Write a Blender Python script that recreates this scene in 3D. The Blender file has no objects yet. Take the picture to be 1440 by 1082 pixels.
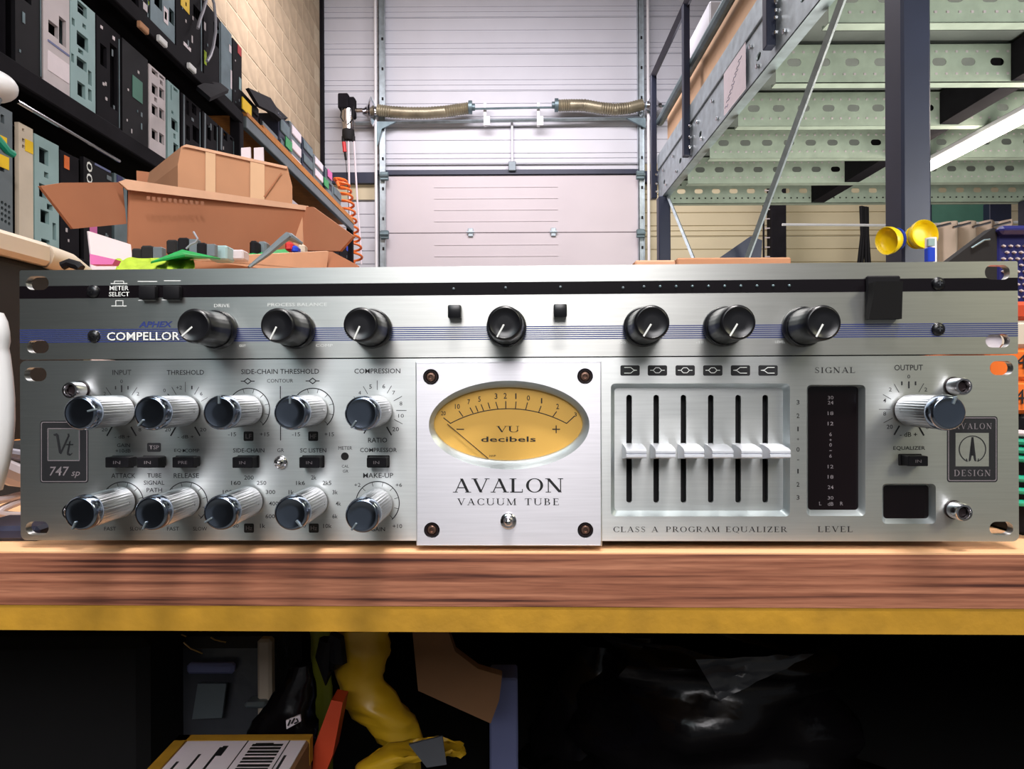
import bpy, bmesh, math, random
from math import sin, cos, pi, radians as R, sqrt, atan2
from mathutils import Vector, Matrix, noise
from mathutils.geometry import tessellate_polygon
random.seed(7)
SC = bpy.context.scene
COL = SC.collection
# ------------------------------------------------------------------ camera
F = 960.0; ZC = 1.0; ROLL = 0.0047
cam_d = bpy.data.cameras.new('camera'); cam = bpy.data.objects.new('camera', cam_d); COL.objects.link(cam)
cam_d.sensor_width = 36; cam_d.lens = 24; cam_d.clip_start = 0.02
cam.location = (0, 0, ZC); cam.rotation_euler = (pi/2, ROLL, 0)
SC.camera = cam
cam_d.dof.use_dof = False
SC.view_settings.view_transform = 'Standard'; SC.view_settings.look = 'None'
SC.view_settings.gamma = 1; SC.view_settings.use_curve_mapping = False
SC.view_settings.exposure = 0.0
# ------------------------------------------------------------------ world and large lights
w = bpy.data.worlds.new('world'); SC.world = w; w.use_nodes = True
w.node_tree.nodes['Background'].inputs[0].default_value = (0.75, 0.80, 0.84, 1)
w.node_tree.nodes['Background'].inputs[1].default_value = 0.14
def area(name, loc, rot, sx, sy, power, col=(1, 0.97, 0.93), spread=180):
    l = bpy.data.lights.new(name, 'AREA'); l.shape = 'RECTANGLE'; l.size = sx; l.size_y = sy
    l.energy = power; l.color = col; l.spread = R(spread)
    o = bpy.data.objects.new(name, l); COL.objects.link(o); o.location = loc; o.rotation_euler = rot
    return o
area('ceiling_light_door', (-0.2, 5.6, 4.9), (R(28), 0, 0), 3.2, 0.8, 185, (1.0, 0.93, 0.97))
area('ceiling_light_shelves', (0.3, 3.0, 4.6), (0, R(-35), 0), 0.5, 4.0, 36, (1.0, 0.96, 0.96))
area('ceiling_light_bench', (0.10, -0.20, 2.75), (R(15), 0, 0), 0.5, 0.12, 44, (1.0, 0.95, 0.92))
area('panel_sheen_fill', (-0.15, -2.4, 2.9), (R(58), 0, 0), 1.7, 1.6, 17, (1.0, 0.97, 0.98), 80)  # unseen light added for the bright sheen at the panel centre
area('warm_tint_fill', (2.3, -1.8, 2.9), (R(50), 0, R(55)), 0.9, 0.9, 20, (1.0, 0.95, 0.66))  # added fill, tints the right panel end warm
area('cool_tint_fill', (-1.35, -2.3, 2.9), (R(56), 0, R(-25)), 0.9, 1.2, 11, (0.72, 0.95, 1.0))  # added fill, tints and lifts the left half of the panel
area('ceiling_light_back_bench', (0.1, 0.75, 3.9), (R(8), 0, 0), 1.6, 0.5, 26, (1.0, 0.95, 0.92))
area('ceiling_light_under_deck', (3.1, 6.9, 3.6), (R(30), 0, 0), 4.0, 0.25, 16, (1.0, 0.92, 0.78))
area('joist_fill', (3.0, 0.9, 1.7), (R(112), 0, R(8)), 1.8, 0.5, 62, (1.0, 0.99, 0.93))  # unseen fill added to brighten the joist faces
area('flange_fill', (2.2, 3.7, 0.75), (R(180), 0, 0), 1.0, 1.8, 56, (1.0, 0.95, 0.86))  # added fill hidden by the rack, brightens the joist undersides

# ------------------------------------------------------------------ helpers
def C(r, g, b):
    f = lambda v: (v/255/12.92) if v/255 <= 0.04045 else ((v/255+0.055)/1.055)**2.4
    return (f(r), f(g), f(b), 1)
def mat(name, col, rough=0.6, metal=0.0, var=0.10, scale=8.0, bump=0.0, stretch=(1, 1, 1), alpha=None, spec=0.5, coat=0.0):
    m = bpy.data.materials.new(name); m.use_nodes = True
    nt = m.node_tree; b = nt.nodes['Principled BSDF']
    tc = nt.nodes.new('ShaderNodeTexCoord'); mp = nt.nodes.new('ShaderNodeMapping'); mp.inputs['Scale'].default_value = stretch
    nz = nt.nodes.new('ShaderNodeTexNoise'); nz.inputs['Scale'].default_value = scale; nz.inputs['Detail'].default_value = 5
    rp = nt.nodes.new('ShaderNodeValToRGB')
    d = tuple(max(0, c*(1-var)) for c in col[:3]) + (1,); l = tuple(min(1, c*(1+var)) for c in col[:3]) + (1,)
    rp.color_ramp.elements[0].position = 0.3; rp.color_ramp.elements[0].color = d
    rp.color_ramp.elements[1].position = 0.7; rp.color_ramp.elements[1].color = l
    nt.links.new(tc.outputs['Object'], mp.inputs['Vector']); nt.links.new(mp.outputs['Vector'], nz.inputs['Vector'])
    nt.links.new(nz.outputs['Fac'], rp.inputs['Fac']); nt.links.new(rp.outputs['Color'], b.inputs['Base Color'])
    b.inputs['Roughness'].default_value = rough; b.inputs['Metallic'].default_value = metal
    b.inputs['Specular IOR Level'].default_value = spec; b.inputs['Coat Weight'].default_value = coat
    if alpha is not None: b.inputs['Alpha'].default_value = alpha
    if bump:
        bp = nt.nodes.new('ShaderNodeBump'); bp.inputs['Strength'].default_value = bump; bp.inputs['Distance'].default_value = 0.01
        nt.links.new(nz.outputs['Fac'], bp.inputs['Height']); nt.links.new(bp.outputs['Normal'], b.inputs['Normal'])
    return m
def emis(name, col, s):
    m = mat(name, col); b = m.node_tree.nodes['Principled BSDF']
    b.inputs['Emission Color'].default_value = col; b.inputs['Emission Strength'].default_value = s
    return m
def brushed(name, col, rough, aniso=0.6):
    m = mat(name, col, rough, 1.0, 0.05, 30, 0.0, (1, 1, 30))
    b = m.node_tree.nodes['Principled BSDF']; b.inputs['Anisotropic'].default_value = aniso; b.inputs['Anisotropic Rotation'].default_value = 0.25
    t = m.node_tree.nodes.new('ShaderNodeTangent'); t.direction_type = 'UV_MAP'; t.uv_map = 'UVMap'
    m.node_tree.links.new(t.outputs['Tangent'], b.inputs['Tangent'])
    return m
def finish(o, label=None, cat=None, group=None, kind=None):
    if label: o['label'] = label
    if cat: o['category'] = cat
    if group: o['group'] = group
    if kind: o['kind'] = kind
    return o
def link(name, me, m=None, parent=None):
    o = bpy.data.objects.new(name, me); COL.objects.link(o)
    if m and not me.materials:
        me.materials.append(m)
    if parent: o.parent = parent
    return o
def obj(name, bm, m, parent=None, ang=35, uv=False):
    bmesh.ops.recalc_face_normals(bm, faces=bm.faces)
    if uv:
        ul = bm.loops.layers.uv.new('UVMap')
        for f in bm.faces:
            for l in f.loops: l[ul].uv = (l.vert.co.x*4, l.vert.co.z*4)
    me = bpy.data.meshes.new(name); bm.to_mesh(me); bm.free()
    if ang:
        me.shade_smooth(); me.set_sharp_from_angle(angle=R(ang))
    return link(name, me, m, parent)
def empty(name, loc, rz=0, label=None, cat=None, group=None):
    o = bpy.data.objects.new(name, None); COL.objects.link(o); o.location = loc; o.rotation_euler = (0, 0, rz)
    o.empty_display_size = 0.05
    return finish(o, label, cat, group)
def NB(): return bmesh.new()
def box(bm, c, s, bev=0, M=None, seg=1):
    r = bmesh.ops.create_cube(bm, size=1); vs = r['verts']
    for v in vs: v.co = Vector((v.co.x*s[0], v.co.y*s[1], v.co.z*s[2]))
    if bev:
        es = list({e for v in vs for e in v.link_edges})
        rr = bmesh.ops.bevel(bm, geom=es, offset=bev, segments=seg, affect='EDGES', profile=0.5)
        vs = list({v for f in rr['faces'] for v in f.verts} | {v for v in vs if v.is_valid})
    for v in vs:
        p = v.co.copy()
        if M is not None: p = M @ p
        v.co = p + Vector(c)
    return bm
def bx(bm, x0, x1, y0, y1, z0, z1, bev=0):
    return box(bm, ((x0+x1)/2, (y0+y1)/2, (z0+z1)/2), (abs(x1-x0), abs(y1-y0), abs(z1-z0)), bev)
def tube(bm, pts, r, n=10, cap=True):
    pts = [Vector(p) for p in pts]; rings = []
    rr = r if isinstance(r, (list, tuple)) else [r]*len(pts)
    up = None
    for i, p in enumerate(pts):
        t = (pts[min(i+1, len(pts)-1)]-pts[max(i-1, 0)])
        if t.length < 1e-9: t = Vector((0, 0, 1))
        t.normalize()
        if up is None:
            up = Vector((0, 0, 1)) if abs(t.z) < 0.9 else Vector((1, 0, 0))
        a = t.cross(up).normalized(); b = a.cross(t).normalized(); up = b
        rings.append([bm.verts.new(p + rr[i]*(cos(2*pi*k/n)*a + sin(2*pi*k/n)*b)) for k in range(n)])
    for i in range(len(rings)-1):
        for k in range(n):
            bm.faces.new((rings[i][k], rings[i][(k+1) % n], rings[i+1][(k+1) % n], rings[i+1][k]))
    if cap:
        bm.faces.new(rings[0][::-1]); bm.faces.new(rings[-1])
    return bm
def lathe(bm, prof, n=32, M=None, flute=None):
    """profile [(r, y)], axis = -Y (towards the viewer); flute=(i0,i1,count,depth)"""
    rings = []
    for i, (r, y) in enumerate(prof):
        ring = []
        for k in range(n):
            a = 2*pi*k/n; q = r
            if flute and flute[0] <= i <= flute[1]: q = r - flute[3]*(0.5-0.5*cos(flute[2]*a))
            p = Vector((q*sin(a), -y, q*cos(a)))
            ring.append(bm.verts.new(M @ p if M is not None else p))
        rings.append(ring)
    for i in range(len(rings)-1):
        for k in range(n):
            bm.faces.new((rings[i][k], rings[i][(k+1) % n], rings[i+1][(k+1) % n], rings[i+1][k]))
    bm.faces.new(rings[0]); bm.faces.new(rings[-1][::-1])
    return bm
def plate(bm, outer, holes, d0, d1, mp, back=True):
    """flat sheet with holes, mp(u, v, d) -> Vector"""
    loops = [outer]+list(holes)
    tri = tessellate_polygon([[Vector((p[0], p[1], 0)) for p in l] for l in loops])
    flat = [p for l in loops for p in l]
    fr = [bm.verts.new(mp(p[0], p[1], d0)) for p in flat]
    bk = [bm.verts.new(mp(p[0], p[1], d1)) for p in flat] if back else None
    for t in tri:
        if len(set(t)) < 3: continue
        try:
            bm.faces.new([fr[i] for i in t])
            if back: bm.faces.new([bk[i] for i in reversed(t)])
        except ValueError: pass
    if back:
        k = 0
        for l in loops:
            n = len(l)
            for i in range(n):
                a, b = k+i, k+(i+1) % n
                try: bm.faces.new((fr[a], fr[b], bk[b], bk[a]))
                except ValueError: pass
            k += n
    return bm
def rrect(x0, y0, x1, y1, r, n=4):
    if x0 > x1: x0, x1 = x1, x0
    if y0 > y1: y0, y1 = y1, y0
    r = min(r, (x1-x0)/2*0.999, (y1-y0)/2*0.999); P_ = []
    for cx, cy, a in ((x1-r, y1-r, 0), (x0+r, y1-r, 90), (x0+r, y0+r, 180), (x1-r, y0+r, 270)):
        for k in range(n+1):
            t = R(a+90*k/n); P_.append((cx+r*cos(t), cy+r*sin(t)))
    return P_
def ell(cx, cy, rx, ry, n=32):
    return [(cx+rx*cos(2*pi*k/n), cy+ry*sin(2*pi*k/n)) for k in range(n)]
def rc(x0, y0, x1, y1): return [(x0, y0), (x1, y0), (x1, y1), (x0, y1)]
def ray(px, py):
    dx = (px-720)/F; dy = (541-py)/F
    return dx*cos(ROLL)+dy*sin(ROLL), -dx*sin(ROLL)+dy*cos(ROLL)
def P(px, py, Y):
    x, z = ray(px, py); return Vector((x*Y, Y, ZC+z*Y))
def sheet(bm, pts, t, org=None):
    """thick sheet from a 3D polygon, its corners first brought onto one plane"""
    pts = [Vector(p) for p in pts]
    if len(pts) > 3:
        cen = sum(pts, Vector())/len(pts); nn = Vector()
        for i in range(len(pts)): nn += (pts[i]-cen).cross(pts[(i+1) % len(pts)]-cen)
        nn.normalize(); eye = Vector((0, 0, ZC))-(org if org is not None else Vector())
        for i, p in enumerate(pts):
            d = p-eye
            if abs(d.normalized().dot(nn)) > .08: pts[i] = eye+d*((cen-eye).dot(nn)/d.dot(nn))
    n = (pts[1]-pts[0]).cross(pts[2]-pts[0]).normalized()*t
    if n.y < 0 and t > 0: n = -n
    a = [bm.verts.new(p) for p in pts]; b = [bm.verts.new(p+n) for p in pts]; k = len(pts)
    bm.faces.new(a); bm.faces.new(b[::-1])
    for i in range(k): bm.faces.new((a[i], b[i], b[(i+1) % k], a[(i+1) % k]))
    return bm
def thing(name, bm, m, label, cat, group=None, ang=35):
    return finish(obj(name, bm, m, None, ang), label, cat, group)
def struct(name, bm, m, parent=None):
    o = obj(name, bm, m, parent)
    if not parent: o['kind'] = 'structure'
    return o
# ---------------------------------------------------------------- text (built-in font)
PEND = []
def text(s, w, h, place, m, parent, name='lettering', bold=0.0, shear=0.0):
    PEND.append((s, w, h, place, m, parent, name, bold, shear))
def flush_text():
    tmp = []
    for (s, w, h, place, m, parent, name, bold, shear) in PEND:
        cu = bpy.data.curves.new('t', 'FONT'); cu.body = s; cu.size = 1; cu.resolution_u = 2; cu.offset = bold; cu.shear = shear
        cu.fill_mode = 'FRONT'
        o = bpy.data.objects.new('t', cu); COL.objects.link(o); tmp.append(o)
    bpy.context.view_layer.update(); dg = bpy.context.evaluated_depsgraph_get()
    for o, (s, w, h, place, m, parent, name, bold, shear) in zip(tmp, PEND):
        me = bpy.data.meshes.new_from_object(o.evaluated_get(dg)); me.name = name
        xs = [v.co.x for v in me.vertices]; ys = [v.co.y for v in me.vertices]
        if xs:
            x0, x1, y0, y1 = min(xs), max(xs), min(ys), max(ys)
            sy = h/max(1e-6, (y1-y0)) if h else 1
            sx = w/max(1e-6, (x1-x0)) if w else sy
            if not h: sy = sx
            for v in me.vertices: v.co = place((v.co.x-(x0+x1)/2)*sx, (v.co.y-(y0+y1)/2)*sy)
        me.materials.clear()
        link(name, me, m, parent)
    for o in tmp:
        d = o.data; bpy.data.objects.remove(o); bpy.data.curves.remove(d)
# ---------------------------------------------------------------- drawn roman capitals
T_, t_, q_ = 0.15, 0.045, 0.035
GL = {
 'A': (0.92, [('l', .12, 0, .46, 1, t_+.01), ('l', .78, 0, .44, 1, T_), ('h', .22, .34, .66, .34, q_+.01), ('s', .12, 0, .26), ('s', .79, 0, .32)]),
 'V': (0.90, [('l', .12, 1, .47, 0, T_), ('l', .78, 1, .45, 0, t_+.01), ('s', .13, 1, .32), ('s', .79, 1, .26)]),
 'L': (0.74, [('l', .17, 0, .17, 1, T_), ('s', .17, 1, .36), ('h', .02, .02, .66, .02, q_+.01), ('d', .66, .12, .24)]),
 'O': (0.98, [('a', .48, .5, .45, .515, 0, 360, T_, t_)]),
 'N': (0.96, [('l', .14, 0, .14, 1, t_+.01), ('l', .78, 0, .78, 1, t_+.01), ('l', .13, 1, .76, 0, T_+.03), ('s', .14, 0, .28), ('s', .08, 1, .2), ('s', .78, 1, .28)]),
 'C': (0.86, [('a', .47, .5, .44, .515, 42, 318, T_, t_), ('d', .80, .83, .26), ('d', .80, .17, .2)]),
 'G': (0.94, [('a', .47, .5, .44, .515, 42, 318, T_, t_), ('d', .80, .83, .26), ('l', .80, .03, .80, .42, T_-.02), ('s', .80, .42, .32)]),
 'U': (0.94, [('l', .15, .32, .15, 1, T_), ('l', .79, .32, .79, 1, t_+.01), ('a', .47, .34, .39, .36, 180, 360, .12, .06), ('s', .15, 1, .36), ('s', .79, 1, .28)]),
 'M': (1.12, [('l', .13, 0, .16, 1, t_+.01), ('l', .95, 0, .92, 1, T_), ('l', .14, 1, .53, 0, T_), ('l', .93, 1, .53, 0, t_+.01), ('s', .13, 0, .26), ('s', .96, 0, .34), ('s', .10, 1, .2), ('s', .98, 1, .24)]),
 'T': (0.84, [('l', .41, 0, .41, 1, T_), ('h', .05, .98, .77, .98, q_+.01), ('s', .41, 0, .36), ('d', .05, .87, .24), ('d', .77, .87, .24)]),
 'I': (0.40, [('l', .19, 0, .19, 1, T_), ('s', .19, 0, .36), ('s', .19, 1, .36)]),
 'E': (0.76, [('l', .17, 0, .17, 1, T_), ('h', .02, .02, .66, .02, q_+.01), ('h', .02, .98, .62, .98, q_+.01), ('h', .17, .52, .5, .52, q_), ('d', .66, .11, .22), ('d', .62, .89, .2), ('d', .5, .52, .2)]),
 'Z': (0.80, [('h', .06, .02, .72, .02, q_+.01), ('h', .08, .98, .70, .98, q_+.01), ('l', .12, 0, .65, 1, T_+.02), ('d', .72, .12, .22), ('d', .08, .88, .22)]),
 'P': (0.76, [('l', .17, 0, .17, 1, T_), ('a', .40, .73, .28, .27, -90, 90, T_, t_), ('h', .02, .98, .42, .98, q_+.01), ('h', .17, .47, .42, .47, q_), ('s', .17, 0, .36)]),
 'R': (0.88, [('l', .17, 0, .17, 1, T_), ('a', .40, .74, .27, .26, -90, 90, T_, t_), ('h', .02, .98, .42, .98, q_+.01), ('h', .17, .49, .42, .49, q_), ('s', .17, 0, .36), ('l', .40, .5, .76, 0, T_), ('s', .80, 0, .2)]),
 'B': (0.80, [('l', .17, 0, .17, 1, T_), ('a', .38, .75, .25, .25, -90, 90, T_, t_), ('a', .40, .26, .31, .26, -90, 90, T_, t_), ('h', .02, .98, .40, .98, q_+.01), ('h', .17, .51, .42, .51, q_), ('h', .02, .02, .42, .02, q_+.01)]),
 'D': (0.92, [('l', .17, 0, .17, 1, T_), ('a', .36, .5, .50, .5, -90, 90, T_, t_), ('h', .02, .98, .38, .98, q_+.01), ('h', .02, .02, .38, .02, q_+.01)]),
 'Q': (0.98, [('a', .48, .5, .45, .515, 0, 360, T_, t_), ('l', .45, .04, .86, -.22, T_-.03)]),
 'S': (0.66, [('a', .31, .75, .23, .26, 25, 270, .07, .06), ('a', .33, .26, .25, .27, -155, 90, .08, .06), ('l', .20, .66, .47, .36, .16), ('d', .54, .86, .22), ('d', .07, .14, .22)]),
 ' ': (0.5, []),
}
def serif_mesh(bm, s, cx, cy, w, h, place, track=0.08):
    total = sum(GL[c][0]+track for c in s)-track
    k = w/total; x = cx-w/2
    def poly(ps):
        try: bm.faces.new([bm.verts.new(place(x+p[0]*k, cy-h/2+p[1]*h)) for p in ps])
        except ValueError: pass
    for c in s:
        adv, gs = GL[c]
        for g in gs:
            if g[0] == 'l':
                _, x0, y0, x1, y1, ww = g; a = ww/2; poly([(x0-a, y0), (x0+a, y0), (x1+a, y1), (x1-a, y1)])
            elif g[0] == 'h':
                _, x0, y0, x1, y1, tt = g; poly([(x0, y0-tt/2-.01), (x1, y1-tt/2-.01), (x1, y1+tt/2+.01), (x0, y0+tt/2+.01)])
            elif g[0] == 's':
                _, sx, sy, ln = g; y = min(max(sy, .02), .98); poly([(sx-ln/2, y-.025), (sx+ln/2, y-.025), (sx+ln/2, y+.025), (sx-ln/2, y+.025)])
            elif g[0] == 'd':
                _, sx, sy, ln = g; poly([(sx-.02, sy-ln/2), (sx+.02, sy-ln/2), (sx+.02, sy+ln/2), (sx-.02, sy+ln/2)])
            else:
                _, ax, ay, rx, ry, a0, a1, wm, wn = g; n = max(6, int(abs(a1-a0)/15))
                for i in range(n):
                    q = []
                    for (j, sg) in ((i, 1), (i+1, 1), (i+1, -1), (i, -1)):
                        t = R(a0+(a1-a0)*j/n); th = wn+(wm-wn)*abs(cos(t))**1.5
                        r = 0 if sg > 0 else th
                        q.append((ax+(rx-r)*cos(t), ay+(ry-r)*sin(t)))
                    poly(q)
        x += (adv+track)*k
    return bm
# ------------------------------------------------------------------ materials
M = {}
M['block'] = mat('sandstone_block', C(166, 147, 122), .9, 0, .16, 7, .25)
M['mortar'] = mat('pale_mortar', C(184, 168, 142), .95, 0, .08, 20, .2)
M['clad'] = mat('white_cladding', C(205, 206, 214), .45, 0, .03, 3)
M['clad_warm_lit'] = mat('cream_warm_lit_cladding', C(200, 188, 158), .5, 0, .04, 3)  # white cladding coloured as warm lamplight leaves it; also the beige trim
M['door'] = mat('pale_door_panel', C(200, 191, 195), .5, 0, .03, 2)
M['galv'] = mat('galvanised_steel', C(178, 190, 196), .42, .7, .18, 14, .05)
M['galvdark'] = mat('dull_galvanised_steel', C(112, 130, 136), .45, .6, .2, 10, .05)
M['joist'] = mat('galvanised_joist', C(170, 184, 168), .5, .2, .12, 12, .03)
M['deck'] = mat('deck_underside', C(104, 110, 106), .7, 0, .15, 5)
M['navy'] = mat('navy_painted_steel', C(34, 40, 62), .45, .1, .12, 6)
M['black_steel'] = mat('black_steel', C(24, 22, 27), .8, 0, .2, 10, spec=.12)
M['black_plastic'] = mat('black_plastic', C(20, 19, 23), .6, 0, .15, 20, spec=.18)
M['matte_black'] = mat('matte_black', C(14, 12, 14), .8, 0, .2, 20)
M['orange_wood'] = mat('orange_shelf_board', C(190, 122, 58), .7, 0, .18, 12, 0, (1, 6, 1))
M['mdf'] = mat('brown_board', C(206, 168, 134), .75, 0, .12, 4)
M['card'] = mat('cardboard', C(178, 130, 98), .85, 0, .08, 9, .05)
M['card_in'] = mat('cardboard_inside', C(162, 106, 76), .85, 0, .08, 9, .05)
M['card_pale'] = mat('pale_cardboard_edge', C(205, 162, 134), .85, 0, .06, 30)
M['floor'] = mat('concrete_floor', C(110, 108, 104), .7, 0, .15, 3)
M['ceil'] = mat('ceiling_sheet', C(170, 170, 172), .7, 0, .05, 3)
M['teal'] = mat('pale_teal_steel', C(150, 178, 180), .45, .25, .08, 9)
M['whitesteel'] = mat('off_white_steel', C(196, 186, 190), .5, .1, .08, 9)
M['cream'] = mat('cream_plastic', C(205, 190, 172), .5, 0, .08, 9)
M['greysteel'] = mat('grey_steel', C(112, 122, 128), .45, .4, .1, 9)
M['yellow'] = mat('yellow_plastic', C(236, 204, 10), .4, 0, .06, 9)
M['yellow_tag'] = mat('yellow_sticker', C(240, 196, 20), .6, 0, .05, 9)
M['orange'] = mat('orange_plastic', C(226, 110, 40), .45, 0, .1, 9)
M['red'] = mat('red_plastic', C(200, 40, 44), .5, 0, .1, 9)
M['green'] = mat('green_board', C(30, 150, 78), .4, 0, .25, 60)
M['greencable'] = mat('green_cable', C(20, 150, 118), .4, 0, .1, 20)
M['lime'] = mat('lime_cloth', C(158, 182, 48), .9, 0, .18, 60, .3)
M['blue'] = mat('blue_plastic', C(20, 60, 190), .4, 0, .1, 9)
M['darkblue'] = mat('dark_blue_plastic', C(28, 30, 92), .4, 0, .15, 9)
M['white'] = mat('white_plastic', C(225, 225, 228), .35, 0, .04, 9)
M['paper'] = mat('white_paper', C(228, 216, 224), .8, 0, .04, 20)
M['smudge'] = mat('faded_stamp', C(146, 98, 74), .9)
M['pink'] = mat('pink_paper', C(214, 110, 170), .7, 0, .1, 9)
M['greycable'] = mat('grey_cable', C(150, 148, 160), .4, 0, .1, 20)
M['chrome'] = mat('polished_steel', C(214, 212, 216), .16, 1, .08, 9)
M['spring'] = mat('oiled_spring_steel', C(150, 142, 120), .4, .6, .3, 6, 0, (1, 1, 1))
M['curtain'] = mat('beige_curtain', C(205, 184, 165), .8, 0, .08, 5)
M['greenwall'] = mat('sea_green_panel', C(72, 118, 104), .6, 0, .12, 5)
M['faceplate'] = brushed('brushed_aluminium', C(214, 217, 216), .38, .75)
M['faceplate2'] = brushed('brushed_grey_aluminium', C(200, 201, 198), .38, .75)
M['meterplate'] = brushed('satin_aluminium', C(228, 226, 232), .40, .7)
M['chamfer'] = mat('bright_milled_edge', C(206, 214, 216), .38, .75, .04, 9)
M['knob'] = mat('silver_knob', C(196, 196, 200), .30, 1, .05, 40)
M['knobcap'] = mat('polished_knob_end', C(148, 158, 176), .17, 1, .05, 9)
M['fader'] = mat('satin_silver_fader', C(226, 228, 236), .35, .25, .04, 9)
M['ink'] = mat('black_print', C(22, 22, 26), .6, 0, .1, 50)
M['whiteink'] = mat('white_print', C(232, 234, 232), .6, 0, .04, 50)
M['greyink'] = mat('grey_print', C(120, 112, 116), .6, 0, .04, 50)
M['blueink'] = mat('blue_print', C(40, 54, 120), .5, 0, .06, 50)
M['blackknob'] = mat('black_knob', C(20, 20, 24), .28, 0, .1, 30, spec=.6)
M['window'] = mat('smoked_window', C(16, 8, 10), .12, 0, .1, 9)
M['stripe'] = mat('gloss_black_stripe', C(18, 14, 18), .2, 0, .1, 9)
M['dial'] = mat('amber_dial', C(228, 178, 84), .6, 0, .05, 4)
M['bronze'] = mat('bronze_screw', C(150, 118, 104), .3, .9, .15, 60)
M['darkring'] = mat('dark_screw_rim', C(44, 34, 36), .4, .5, .1, 9)
M['chipboard'] = mat('yellow_chipboard', C(176, 130, 30), .75, 0, .14, 60, .1)
M['brownpaper'] = mat('brown_paper', C(136, 98, 66), .85, 0, .1, 12)
M['bluegrey'] = mat('blue_grey_board', C(112, 118, 160), .7, 0, .05, 12)
M['yellowbag'] = mat('yellow_plastic_bag', C(190, 150, 30), .35, 0, .18, 14, .2)
M['limebag'] = mat('lime_plastic_bag', C(140, 146, 30), .4, 0, .15, 14)
M['redbox'] = mat('orange_red_card', C(196, 66, 30), .6, 0, .12, 14)
M['blackbag'] = mat('black_plastic_bag', C(16, 13, 16), .22, 0, .15, 9, .6)
M['greybag'] = mat('grey_film', C(70, 72, 78), .25, 0, .15, 12, .4)
# wood edge with long dark grain
def wood():
    m = bpy.data.materials.new('wood_edge'); m.use_nodes = True; nt = m.node_tree; b = nt.nodes['Principled BSDF']
    tc = nt.nodes.new('ShaderNodeTexCoord'); mp = nt.nodes.new('ShaderNodeMapping'); mp.inputs['Scale'].default_value = (4.5, 14, 250)
    n1 = nt.nodes.new('ShaderNodeTexNoise'); n1.inputs['Scale'].default_value = 1.0; n1.inputs['Detail'].default_value = 3; n1.inputs['Distortion'].default_value = .6
    n1.inputs['Roughness'].default_value = .45
    mp2 = nt.nodes.new('ShaderNodeMapping'); mp2.inputs['Scale'].default_value = (60, 60, 1400)
    n2 = nt.nodes.new('ShaderNodeTexNoise'); n2.inputs['Scale'].default_value = 1.0; n2.inputs['Detail'].default_value = 4
    r = nt.nodes.new('ShaderNodeValToRGB'); e = r.color_ramp.elements
    e[0].position = .34; e[0].color = C(74, 42, 36); e[1].position = .68; e[1].color = C(188, 128, 100)
    q = r.color_ramp.elements.new(.45); q.color = C(150, 94, 72)
    mx = nt.nodes.new('ShaderNodeMix'); mx.data_type = 'RGBA'; mx.blend_type = 'MULTIPLY'; mx.inputs[0].default_value = .5
    r2 = nt.nodes.new('ShaderNodeValToRGB'); r2.color_ramp.elements[0].position = .3; r2.color_ramp.elements[0].color = (.45, .4, .4, 1); r2.color_ramp.elements[1].position = .6
    L = nt.links.new
    L(tc.outputs['Object'], mp.inputs[0]); L(mp.outputs[0], n1.inputs['Vector']); L(tc.outputs['Object'], mp2.inputs[0]); L(mp2.outputs[0], n2.inputs['Vector'])
    L(n1.outputs['Fac'], r.inputs[0]); L(n2.outputs['Fac'], r2.inputs[0]); L(r.outputs[0], mx.inputs[6]); L(r2.outputs[0], mx.inputs[7])
    L(mx.outputs[2], b.inputs['Base Color']); b.inputs['Roughness'].default_value = .42
    return m
M['wood'] = wood()
M['woodtop_lit'] = mat('lit_wood_top', C(236, 184, 138), .45, 0, .12, 6, 0, (1, 12, 12))  # paler than the edge: light falling on the top is put into the colour
def glass_mat():
    m = bpy.data.materials.new('clear_glass'); m.use_nodes = True; nt = m.node_tree
    for n in list(nt.nodes):
        if n.type != 'OUTPUT_MATERIAL': nt.nodes.remove(n)
    o = [n for n in nt.nodes if n.type == 'OUTPUT_MATERIAL'][0]
    t = nt.nodes.new('ShaderNodeBsdfTransparent'); g = nt.nodes.new('ShaderNodeBsdfGlossy'); g.inputs['Roughness'].default_value = .05
    f = nt.nodes.new('ShaderNodeFresnel'); f.inputs[0].default_value = 1.45; x = nt.nodes.new('ShaderNodeMixShader')
    nt.links.new(f.outputs[0], x.inputs[0]); nt.links.new(t.outputs[0], x.inputs[1]); nt.links.new(g.outputs[0], x.inputs[2]); nt.links.new(x.outputs[0], o.inputs[0])
    return m
M['glass'] = glass_mat()
# ================================================================== SETTING
YW = 8.3
def pxw(px): return (px-720)/F*YW
b = NB(); bx(b, -2.9, 6.8, -3.2, 8.9, -0.1, 0.0); struct('floor', b, M['floor'])
b = NB(); bx(b, -2.9, 6.8, -1.0, 8.9, 6.2, 6.3); struct('ceiling', b, M['ceil'])
b = NB(); bx(b, -2.45, -2.2975, -3.2, 8.5, 0, 6.2); wl = struct('wall_left', b, M['mortar'])
b = NB(); bx(b, -2.6, -1.62, YW+.03, YW+.2, 0, 6.2); bx(b, 1.62, 6.8, YW+.03, YW+.2, 0, 6.2); bx(b, -1.62, 1.62, YW+.03, YW+.2, 3.5, 6.2)
wb = struct('wall_back', b, M['clad'])
b = NB(); bx(b, 6.6, 6.8, -3.2, 8.9, 0, 6.2); struct('wall_right', b, M['clad'])
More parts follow.
